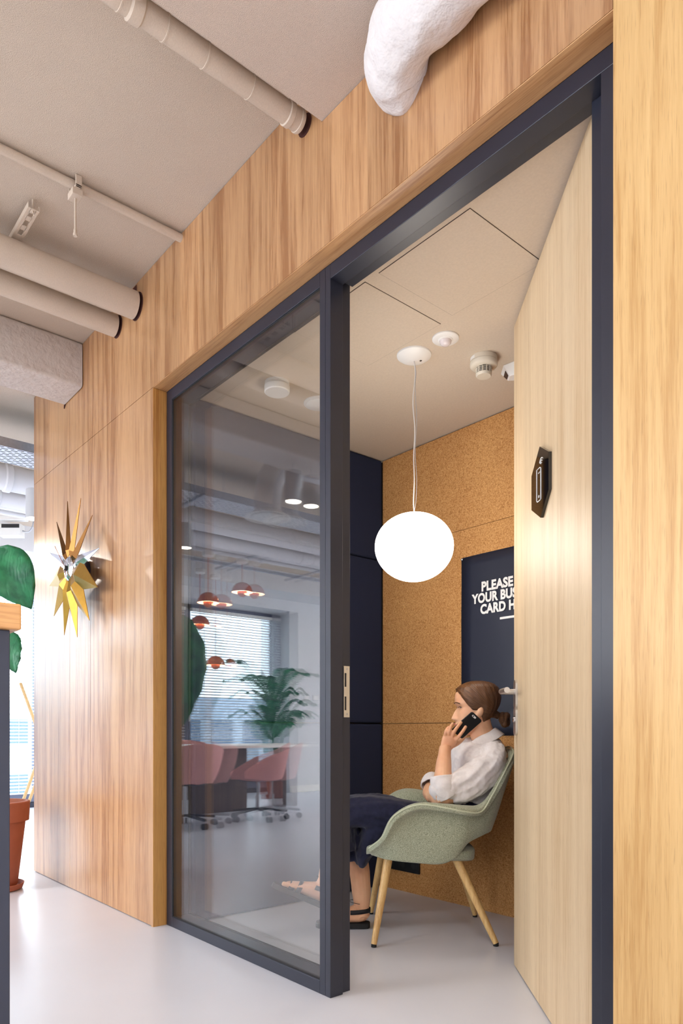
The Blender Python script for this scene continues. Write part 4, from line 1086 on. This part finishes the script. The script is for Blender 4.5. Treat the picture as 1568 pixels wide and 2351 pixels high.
P, R = respl([B(880, 1872, 3.14), B(852, 1915, 3.15), B(836, 1950, 3.17), B(829, 1982, 3.18)], [(.075,.12), (.058,.11), (.042,.10), (.020,.07)], 6)
cu.loft(wrinkled(P, R, 32, HD, 2.0, .010, 11))
co = cu.build('culottes', M['navy'], woman, smooth=True, angle=180)
rm = co.modifiers.new('remesh', 'REMESH'); rm.mode = 'VOXEL'; rm.voxel_size = 0.006; rm.use_smooth_shade = True
sm_ = co.modifiers.new('smooth', 'SMOOTH'); sm_.factor = 0.5; sm_.iterations = 4
displaced(co, 0.06, 0.014, 'culotte_folds')
P, R = respl([B(1050, 1846, 3.18), B(1084, 1838, 3.18)], [(.1, .17), (.1, .17)], 2)
# --- sandals
M['strap'] = plain('black_strap', (24, 24, 28), 0.55)
def sandal(heel, fr):
    d, up, side, L = fr
    out = []
    for s, w in ((-.06,.014), (-.03,.028), (.06,.035), (.25,.036), (.5,.040), (.72,.046), (.9,.046), (1.03,.036), (1.09,.018)): out.append((s, w))
    poly = [heel+d*L*s+side*w for s, w in out]+[heel+d*L*s-side*w for s, w in out[::-1]]
    so_ = MB().prism(poly, -up*.022, up*.001).build('sandal_sole', M['rubber'], woman, smooth=True, bevel=0.003)
    def strap(s0, s1, hgt, wd, nm='sandal_strap'):
        rows = []
        for k in range(15):
            a = math.pi*k/14; cc = heel+d*L*lerp(s0, s1, k/14); w = .041
            p = cc+side*w*math.cos(a)+up*hgt*math.sin(a)**.8; rows.append([p-d*wd/2, p+d*wd/2])
        o = MB().grid(rows).build(nm, M['strap'], woman, smooth=True, angle=180); solid(o, .003, 1)
    strap(.72, .76, .032, .026); strap(.56, .62, .050, .022)
    rows = []
    for k in range(21):
        a = -math.pi*0.62+2*math.pi*.62*k/20; cc = heel+d*L*.24-d*(.064*math.cos(a))+side*.037*math.sin(a)+up*(.058+.016*(1-math.cos(a))*-.3); rows.append([cc-up*.010, cc+up*.010])
    o = MB().grid(rows).build('heel_strap', M['strap'], woman, smooth=True, angle=180); solid(o, .003, 1)
    ak = MB().tube([heel+d*L*.20+up*.092+d*.038*math.cos(a)+side*.035*math.sin(a)+up*.006*math.cos(a) for a in [k*math.pi/12 for k in range(24)]], .0012, 6, closed=True)
    ak.build('anklet', M['strap'], woman, smooth=True)
sandal(RH, rf); sandal(LHl, lfoot)

# --- phone held to the ear: own object, black back
pc = [B(1083.5, 1633, 3.040), B(1107, 1655, 3.052), B(1059.5, 1697, 3.046), B(1036, 1675, 3.034)]
ph_c = sum(pc, V(0,0,0))/4; la = ((pc[0]+pc[1])/2-(pc[2]+pc[3])/2); sa = ((pc[1]+pc[2])/2-(pc[0]+pc[3])/2); nn_ = la.cross(sa).normalized()
if nn_.dot(LT) < 0: nn_ = -nn_
hl, hw = la.length/2, sa.length/2; la.normalize(); sa.normalize()
phone = thing('smartphone', ph_c, 'black smartphone held to the ear by the woman, its back to the viewer', 'phone')
def rrect(hl, hw, r, n=6):
    out = []
    for (sx, sy, a0) in ((1,1,0), (-1,1,90), (-1,-1,180), (1,-1,270)):
        for k in range(n+1):
            a = math.radians(a0+90*k/n); out.append((sx*(hl-r)+r*math.cos(a), sy*(hw-r)+r*math.sin(a)))
    return out
poly = [ph_c+la*x+sa*y for x, y in rrect(hl, hw, .009)]
MB().prism(poly, -nn_*.0035, nn_*.0035).build('case', M['black'], phone, smooth=True, bevel=.0012)
cm = ph_c+la*(hl-.012)+sa*(hw*-.42*-1 if False else -hw*.25)
MB().prism([cm+la*x*.75+sa*y for x, y in rrect(.0055, .0105, .004)], nn_*.0034, nn_*.0042).build('camera_window', M['white'], phone, smooth=True)
MB().prism([cm-sa*.004+la*x+sa*y for x, y in rrect(.003, .003, .0029)], nn_*.0041, nn_*.0046).build('lens', M['black'], phone, smooth=True)
M['whitepipe'] = plain('white_lagged_pipe', (220, 218, 220), 0.7, bmp=0.3, bscale=40, bdist=0.003)
# ------------------------------------------------------------------ the open office: what the booth glass mirrors
# downlights
M['lampgrey'] = plain('grey_lamp_body', (196, 196, 198), 0.45)
M['led'] = plain('lit_lamp_face', (255, 250, 240), 0.3, emit=((255, 240, 220), 22))
def downlight(x, y, z, lab, r=0.06, h=0.21, power=60, top=CEIL, ang=95):
    t = thing('downlight', (x, y, z), lab, 'ceiling light', 'cylinder downlights')
    MB().lathe([(r*0.82, z+0.012), (r, z), (r, z+h), (r*0.9, z+h+0.004), (0.004, z+h+0.005)], (x, y, 0), 32).build('lamp_housing', M['lampgrey'], t, smooth=True)
    MB().lathe([(r*0.86, z+0.003), (r*0.86, z+0.010)], (x, y, 0), 28).build('lamp_face', M['led'], t)
    MB().lathe([(0.003, z+h), (0.003, top)], (x, y, 0), 8).build('suspension_rod', M['galv'], t)
    l = bpy.data.lights.new('downlight_beam', 'SPOT'); l.energy = power; l.spot_size = math.radians(ang); l.spot_blend = 0.5; l.shadow_soft_size = 0.03; l.color = (1.0, 0.94, 0.86)
    o = bpy.data.objects.new('downlight_beam', l); COL.objects.link(o); o.parent = t; o.location = (0, 0, -0.01)
    return t
p1 = mz(672, 1152, 5.0); downlight(p1.x, p1.y, 2.51, 'hanging cylinder downlight mirrored at the upper right of the booth glass', power=45, top=2.784)
p2 = mz(423, 1258, 6.26); downlight(p2.x, p2.y, 2.51, 'hanging cylinder downlight mirrored at the left edge of the booth glass', power=60)
p3 = at_z(79, 1192, 5.2); downlight(p3.x, p3.y, p3.z, 'hanging cylinder downlight beside the free end of the wood wall', power=40)
dl = downlight(-5.55, -0.42, 2.20, 'cylinder downlight close to the wall line that lights the starburst clock', power=0.1)
sp_ = bpy.data.lights.new('sculpture_spot', 'SPOT'); sp_.energy = 40; sp_.spot_size = math.radians(40); sp_.spot_blend = 0.6; sp_.shadow_soft_size = 0.015; sp_.color = (1.0, 0.93, 0.84)
so2 = bpy.data.objects.new('sculpture_spot', sp_); COL.objects.link(so2); so2.location = (-5.55, -0.42, 2.19)
so2.rotation_euler = (V(-3.83, -0.02, 1.72)-V(-5.55, -0.42, 2.19)).to_track_quat('-Z', 'Y').to_euler()
for x, lb in ((-2.4, 'second'), (-0.7, 'third'), (1.0, 'fourth')):
    l = bpy.data.lights.new('corridor_downlight', 'SPOT'); l.energy = 60 if x == -0.7 else 38; l.spot_size = math.radians(110); l.spot_blend = 0.7; l.shadow_soft_size = 0.05; l.color = (1.0, 0.93, 0.84)
    o = bpy.data.objects.new('corridor_downlight', l); COL.objects.link(o); o.location = (x, -1.5, 2.72)

# round diffuser with elbow duct
pd = mz(617, 1187, 5.2); pd.x -= 0.02
t = thing('air_diffuser', pd, 'round air diffuser on a curved duct, mirrored in the booth glass', 'air diffuser')
x, y, z = pd
MB().lathe([(0.10, z+0.05), (0.115, z+0.03), (0.165, z+0.006), (0.172, z), (0.160, z-0.004), (0.135, z+0.012), (0.133, z+0.02)], (x, y, 0), 44).build('diffuser_ring', M['white'], t, smooth=True)
MB().lathe([(0.120, z+0.008), (0.124, z+0.002), (0.118, z-0.004), (0.002, z-0.006)], (x, y, 0), 40).build('diffuser_disc', M['white'], t, smooth=True)
MB().tube(catmull([(x, y, z+0.03), (x, y, z+0.16), (x+0.01, y-0.03, z+0.30), (x, y-0.16, z+0.42), (x, y-0.45, z+0.455), (x, y-3.0, z+0.455)], 6), 0.098, 28).build('elbow_duct', M['whitepipe'], t, smooth=True)

# perforated cable tray running past the windows
def traymat():
    m, nt, bs = newmat('perforated_steel'); out = nt.nodes['Material Output']
    tc = N(nt, 'ShaderNodeTexCoord'); mp = N(nt, 'ShaderNodeMapping'); nt.links.new(tc.outputs['Object'], mp.inputs[0]); mp.inputs['Rotation'].default_value = (0, 0, math.pi/2)
    b = N(nt, 'ShaderNodeTexBrick'); nt.links.new(mp.outputs[0], b.inputs['Vector']); b.inputs['Scale'].default_value = 1.0
    b.inputs['Brick Width'].default_value = 0.062; b.inputs['Row Height'].default_value = 0.030; b.inputs['Mortar Size'].default_value = 0.010
    b.inputs['Color1'].default_value = (0,0,0,1); b.inputs['Color2'].default_value = (0,0,0,1); b.inputs['Mortar'].default_value = (1,1,1,1)
    bs.inputs['Base Color'].default_value = lin((214, 216, 222)); bs.inputs['Roughness'].default_value = 0.5; bs.inputs['Metallic'].default_value = 0.2
    tr = N(nt, 'ShaderNodeBsdfTransparent'); mx = N(nt, 'ShaderNodeMixShader'); nt.links.new(b.outputs['Color'], mx.inputs[0]); nt.links.new(tr.outputs[0], mx.inputs[1]); nt.links.new(bs.outputs[0], mx.inputs[2])
    nt.links.new(mx.outputs[0], out.inputs[0]); return m
M['tray'] = traymat()
t = thing('cable_tray', (-5.1, -1.5, 2.76), 'perforated white cable tray running under the office ceiling past the windows', 'cable tray')
MB().box(-5.25, -7.5, 2.755, -4.95, 3.0, 2.7565).build('tray_floor', M['tray'], t)
for sx in (-5.25, -4.95): MB().box(sx-0.0012, -7.5, 2.755, sx+0.0012, 3.0, 2.815).build('side_rail', M['galv'], t)
for yy in (-5.4, -3.4, -1.2, 0.45): 
    MB().box(-5.30, yy-0.02, 2.735, -4.90, yy+0.02, 2.754).build('cross_bracket', M['galv'], t)
    for sx in (-5.28, -4.92): MB().box(sx-0.004, yy-0.004, 2.75, sx+0.004, yy+0.004, CEIL).build('hanger_rod', M['galv'], t)
t = thing('cable_bundle', (-5.1, -1.5, 2.765), 'dark cables packed into the perforated tray to darken its slots', 'cables')
cb = MB()  # added cables, packed tight and dark so the tray slots look shaded
for k in range(14): cb.tube([(-5.235+0.0208*k+0.003*math.sin(i+k), -7.3+i*0.85, 2.768) for i in range(13)], 0.0102, 8)
cb.build('cables', plain('dark_grey_cable', (64, 66, 72), 0.6), t, smooth=True); t['kind'] = 'stuff'

# round ducts and pipes beyond the tray, parallel to the facade
def ypipe(x, z, r, lab, nm='lagged_pipe', y0=-7.6, y1=3.6, mat=None):
    t = thing(nm, (x, -1.5, z), lab, 'pipe', 'white pipes under the office ceiling')
    MB().tube([(x, y0+(y1-y0)*k/16, z) for k in range(17)], r, 24).build('pipe_wrap', mat or M['whitepipe'], t, smooth=True)
    for yy in (-4.6, -3.1, -1.55, 0.15, 0.95):
        MB().lathe([(r, yy-0.03), (r+0.012, yy-0.02), (r+0.012, yy+0.02), (r, yy+0.03)], (x, 0, z), 24, 'y').build('coupling', mat or M['whitepipe'], t, smooth=True)
ypipe(-5.87, 2.86, 0.10, 'fattest white lagged pipe under the office ceiling, next to the cable tray')
ypipe(-6.19, 2.80, 0.075, 'white lagged pipe between the fattest one and the thin conduit')
ypipe(-6.75, 2.935, 0.07, 'white lagged pipe nearest the facade')
ypipe(-6.95, 2.90, 0.028, 'thin conduit below the white pipes', 'conduit_pipe')
pj = at_z(27, 1219, 6.9)
t = thing('junction_box', pj, 'white junction box with dark window under the pipes at the far left', 'electrical box')
fx_ = V(FX, FY, 0).normalized(); rx_ = V(RX, RY, 0).normalized()
MB().obox(pj, rx_*0.105, fx_*0.05, V(0,0,0.06)).build('box', M['white'], t, bevel=0.005)
MB().obox(pj-fx_*0.051+rx_*0.01+V(0,0,0.035), rx_*0.085, fx_*0.003, V(0,0,0.018)).build('window', M['black'], t)
MB().tube(catmull([pj+rx_*0.105, pj+rx_*0.16+V(0,0,-0.01), pj+rx_*0.2+V(0,0,0.04), pj+rx_*0.22+V(0,0,0.16)], 6), 0.007, 8).build('cable', M['galv'], t, smooth=True)
pl = pj+V(0,0,0.115)
t = thing('batten_light', pl, 'slim white batten fitting above the junction box at the far left', 'light fitting')
MB().obox(pl-fx_*0.02, (rx_*0.16), fx_*0.035, V(0,0,0.025)).build('housing', M['white'], t, bevel=0.008)
MB().obox(pl+V(0,0,0.07), V(0.004,0,0), V(0,0.004,0), V(0,0,0.05)).build('hanger', M['galv'], t)

# strut frame the table pendants hang from
fr = thing('strut_frame', (-6.3, -2.6, 2.83), 'suspended frame of slotted steel struts carrying the pendant lamps', 'steel frame')
for x in (-6.45, -7.15): MB().bar((x, -4.3, 2.83), (x, -1.2, 2.83), 0.041, 0.03).build('strut', M['galv'], fr)
for y in (-1.7, -2.7, -3.7): MB().bar((-7.3, y, 2.80), (-6.30, y, 2.80), 0.041, 0.025).build('strut', M['galv'], fr)
for x, y in ((-6.45, -1.5), (-6.45, -4.0), (-7.15, -1.5), (-7.15, -4.0)): MB().bar((x, y, 2.83), (x, y, CEIL), 0.008, 0.008, (1,0,0)).build('hanger_rod', M['galv'], fr)

# flowerpot-shaped pendants
M['orange'] = plain('burnt_orange_enamel', (206, 104, 66), 0.18, coat=0.6)
M['shade_in'] = plain('glowing_white_shade_inside', (250, 240, 225), 0.5, emit=((255, 216, 170), 9.0))  # lining glows by itself, imitating the bulb's light on it
M['bulb'] = plain('lit_bulb', (255, 240, 215), 0.4, emit=((255, 225, 180), 30))
def pend(px, py, z, lab):
    p = mz(px, py, z)                       # rim centre
    t = thing('dome_pendant', p, lab, 'pendant lamp', 'orange pendants over the meeting table')
    R = 0.115; x, y, zz = p
    MB().lathe([(R*math.cos(a), zz+R*0.98*math.sin(a)) for a in [math.radians(d) for d in range(0, 90, 8)]]+[(0.010, zz+R*0.98)], (x, y, 0), 40, cap=False).build('upper_shade', M['orange'], t, smooth=True, angle=180)
    MB().lathe([((R-.003)*math.cos(a), zz+(R-.003)*0.97*math.sin(a)) for a in [math.radians(d) for d in range(0, 90, 8)]], (x, y, 0), 40, cap=False).build('shade_lining', M['shade_in'], t, smooth=True, angle=180)
    MB().lathe([(0.001, zz-0.052)]+[(0.058*math.cos(a), zz+0.008-0.060*math.sin(a)) for a in [math.radians(d) for d in range(80, -1, -10)]], (x, y, 0), 32, cap=False).build('lower_bowl', M['orange'], t, smooth=True, angle=180)
    MB().lathe([(0.001, zz-0.01), (0.022, zz), (0.026, zz+0.02), (0.018, zz+0.045), (0.001, zz+0.05)], (x, y, 0), 20).build('bulb', M['bulb'], t, smooth=True)
    MB().tube([(x, y, zz+R*0.97), (x, y, 2.79)], 0.0035, 8).build('cord', M['orange'], t)
    MB().lathe([(0.062, 2.785), (0.066, 2.770), (0.062, 2.745), (0.045, 2.735), (0.002, 2.733)], (x, y, 0), 32).build('canopy', M['white'], t, smooth=True)
pend(477, 1384, 7.5, 'orange dome pendant over the meeting table, the lit one nearest the mullion-side window edge')
pend(555, 1360, 7.8, 'orange dome pendant over the table, rightmost of the cluster mirrored in the glass')
pend(458, 1435, 8.3, 'orange dome pendant hanging lower left in the cluster, in front of the window frame')
pend(494, 1527, 8.6, 'lowest orange dome pendant, hanging in front of the bright blind')

# meeting table
tc_ = V(-6.90, -2.55, 0)
t = thing('meeting_table', tc_, 'oval meeting table with white top and dark slab base, mirrored in the glass', 'table')
pl_ = []
for k in range(72):
    a = 2*math.pi*k/72; pl_.append(tc_+V(0.56*math.copysign(abs(math.cos(a))**0.8, math.cos(a)), 1.06*math.copysign(abs(math.sin(a))**0.8, math.sin(a)), 0))
MB().prism(pl_, (0,0,0.712), (0,0,0.740)).build('table_top', M['white'], t, bevel=0.003)
M['darkoak'] = wood('dark_stained_oak', (92, 76, 68), (62, 50, 46), board=1, rough=0.5, tone=0)
MB().box(tc_.x-0.13, -2.78, 0.001, tc_.x+0.13, -2.0, 0.711).build('slab_base', M['darkoak'], t, bevel=0.004)
MB().box(tc_.x-0.10, -3.35, 0.001, tc_.x+0.10, -3.28, 0.711).build('slab_base', M['darkoak'], t, bevel=0.004)

# pink shell chairs on castors
M['pink'] = plain('dusty_pink_fabric', (222, 164, 160), 0.85, spec=0.2, var=0.06, vscale=300, bmp=0.2, bscale=600)
def make_chair(lab):
    t = thing('swivel_chair', (0,0,0), lab, 'office chair', 'pink swivel chairs at the meeting table')
    S = [[(.25,-.17,.455), (.26,-.20,.475), (.25,-.225,.50)], [(.18,-.20,.425), (.19,-.255,.47), (.18,-.275,.545)], [(.05,-.22,.405), (.06,-.285,.50), (.04,-.315,.625)],
         [(-.10,-.205,.40), (-.12,-.27,.52), (-.14,-.305,.69)], [(-.20,-.14,.41), (-.235,-.195,.55), (-.265,-.22,.755)], [(-.235,0,.415), (-.275,0,.57), (-.315,0,.785)]]
    rows = [[V(*p) for p in st] for st in S]+[[V(x, -v, z) for (x, v, z) in st] for st in S[-2::-1]]
    cols = [catmull(r, 3) for r in rows]; G = [catmull([c[j] for c in cols], 4) for j in range(len(cols[0]))]
    o = MB().grid(G).build('shell', M['pink'], t, smooth=True, angle=180); solid(o, 0.022); sub(o, 1)
    rg = []
    for (x, w) in ((.265,.10), (.26,.17), (.2,.20), (.05,.222), (-.1,.205), (-.2,.15), (-.235,.07)):
        rg.append([V(x, w*math.sin(q*math.pi/2), .452+.012*(1-q*q)) for q in [-1+k/5 for k in range(11)]]+[V(x, w*math.sin(q*math.pi/2), .405+.02*abs(q)) for q in [1-k/5 for k in range(11)]])
    MB().loft(rg).build('seat_pad', M['pink'], t, smooth=True, angle=180)
    MB().lathe([(0.05, .385), (0.20, .395), (.235, .415), (.225, .43), (.05, .425)], (0.0,0,0), 32).build('under_pan', M['black'], t, smooth=True)
    MB().lathe([(0.026, .10), (0.026, .25), (.016, .252), (.016, .386)], (0,0,0), 20).build('gas_column', M['galv'], t, smooth=True)
    for k in range(5):
        a = 2*math.pi*k/5+.5; d = V(math.cos(a), math.sin(a), 0)
        l = MB().bar(V(0,0,.115), d*.29+V(0,0,.085), .035, .022).build('base_arm', M['black'], t, bevel=.003)
        for sg in (1, -1):
            s_ = V(-d.y, d.x, 0); c = d*.285+s_*.017*sg+V(0,0,.0285)
            rg = [[c+s_*h+(d*math.cos(b)+V(0,0,1)*math.sin(b))*r for b in [2*math.pi*q/18 for q in range(18)]] for r, h in ((.020,-.010), (.028,-.008), (.028,.008), (.020,.010))]
            cst = MB().loft(rg).build('castor', M['rubber'], t, smooth=True); cst.parent = l
    return t
ch0 = make_chair('pink shell swivel chair tucked to the near side of the table, seen from behind at left of the glass')
def place(c, p, rz, lab=None):
    c.location = p; c.rotation_euler = (0, 0, rz)
    if lab: c['label'] = lab
pa = mz(592, 1866, 7.15); pb = mz(424, 1866, 6.6)
place(ch0, (pb.x, pb.y, 0), math.radians(178), 'pink swivel chair seen from behind at the left edge of the booth glass')
c1 = copy_tree(ch0); place(c1, (pa.x, pa.y, 0), math.atan2(.80, -.60), 'pink swivel chair seen side on, at the right end of the meeting table')
c2 = copy_tree(ch0); place(c2, (-7.75, -2.75, 0), math.radians(-8), 'pink swivel chair on the window side of the meeting table')

# palm by the window
def palm():
    c = V(-7.80, -3.78, 0); t = thing('potted_palm', c, 'tall feathery palm in a terracotta pot by the window, mirrored in the glass', 'palm')
    pot(t, c, 0.20, 0.40)
    rnd = random.Random(4)
    for k in range(22):
        az = k*2.399+rnd.uniform(-.3, .3); el = rnd.uniform(.45, 1.0); ln = rnd.uniform(.55, .95); base = c+V(.03*math.cos(az), .03*math.sin(az), .38)
        hz_ = rnd.uniform(.1, .9); d = V(math.cos(az), math.sin(az), 0)
        stem_top = base+V(0, 0, .25+hz_*0.90)+d*.08; tip = stem_top+d*ln*.48+V(0, 0, ln*(.62*el-.12))
        tip.x = max(tip.x, -8.52)
        mid = stem_top.lerp(tip, .5)+V(0, 0, .14)
        path = catmull([base, base.lerp(stem_top, .5)+d*-.01, stem_top, mid, tip], 8)
        f = MB(); f.tube(path, [lerp(.008, .002, i/(len(path)-1)) for i in range(len(path))], 6)
        n0 = 16
        for i in range(n0, len(path)-1):
            for h in (0, .5):
                p = path[i].lerp(path[i+1], h); tn = (path[i+1]-path[i]).normalized(); s = (i+h-n0)/(len(path)-1-n0)
                side = tn.cross(V(0,0,1)).normalized(); L = (.10+.17*math.sin(math.pi*min(1, s*.85+.15)))*ln
                for sg in (1, -1):
                    dd = (side*sg*.8+tn*.65+V(0,0,-.12)).normalized(); wv = tn*.011
                    q1 = p+dd*L*.5+V(0,0,.01); q2 = p+dd*L+V(0,0,-.035*L/.2)
                    f.add([p-wv*.4, p+wv*.4, q1+wv, q1-wv, q2], [(0,1,2,3), (3,2,4)])
        f.build('frond', M['leaf'], t, smooth=False)
palm()

# double sockets on the white pier
M['socket'] = plain('white_socket_plate', (206, 204, 206), 0.5)
for px_, lb in ((703, 'left one of the two white wall sockets on the pier by the window'), (724, 'right one of the two white wall sockets on the pier by the window')):
    l = (px_-784)/FPX; z = FACE/(FX+l*RX); p = mz(px_, 1602, z)
    t = thing('wall_socket', (FACE, p.y, p.z), lb, 'wall socket', 'white sockets on the pier')
    MB().box(FACE, p.y-.055, p.z-.04, FACE+.011, p.y+.055, p.z+.04).build('plate', M['socket'], t, bevel=.002)
    MB().box(FACE+.011, p.y-.045, p.z-.03, FACE+.013, p.y+.045, p.z+.03).build('cover', M['white'], t, bevel=.001)
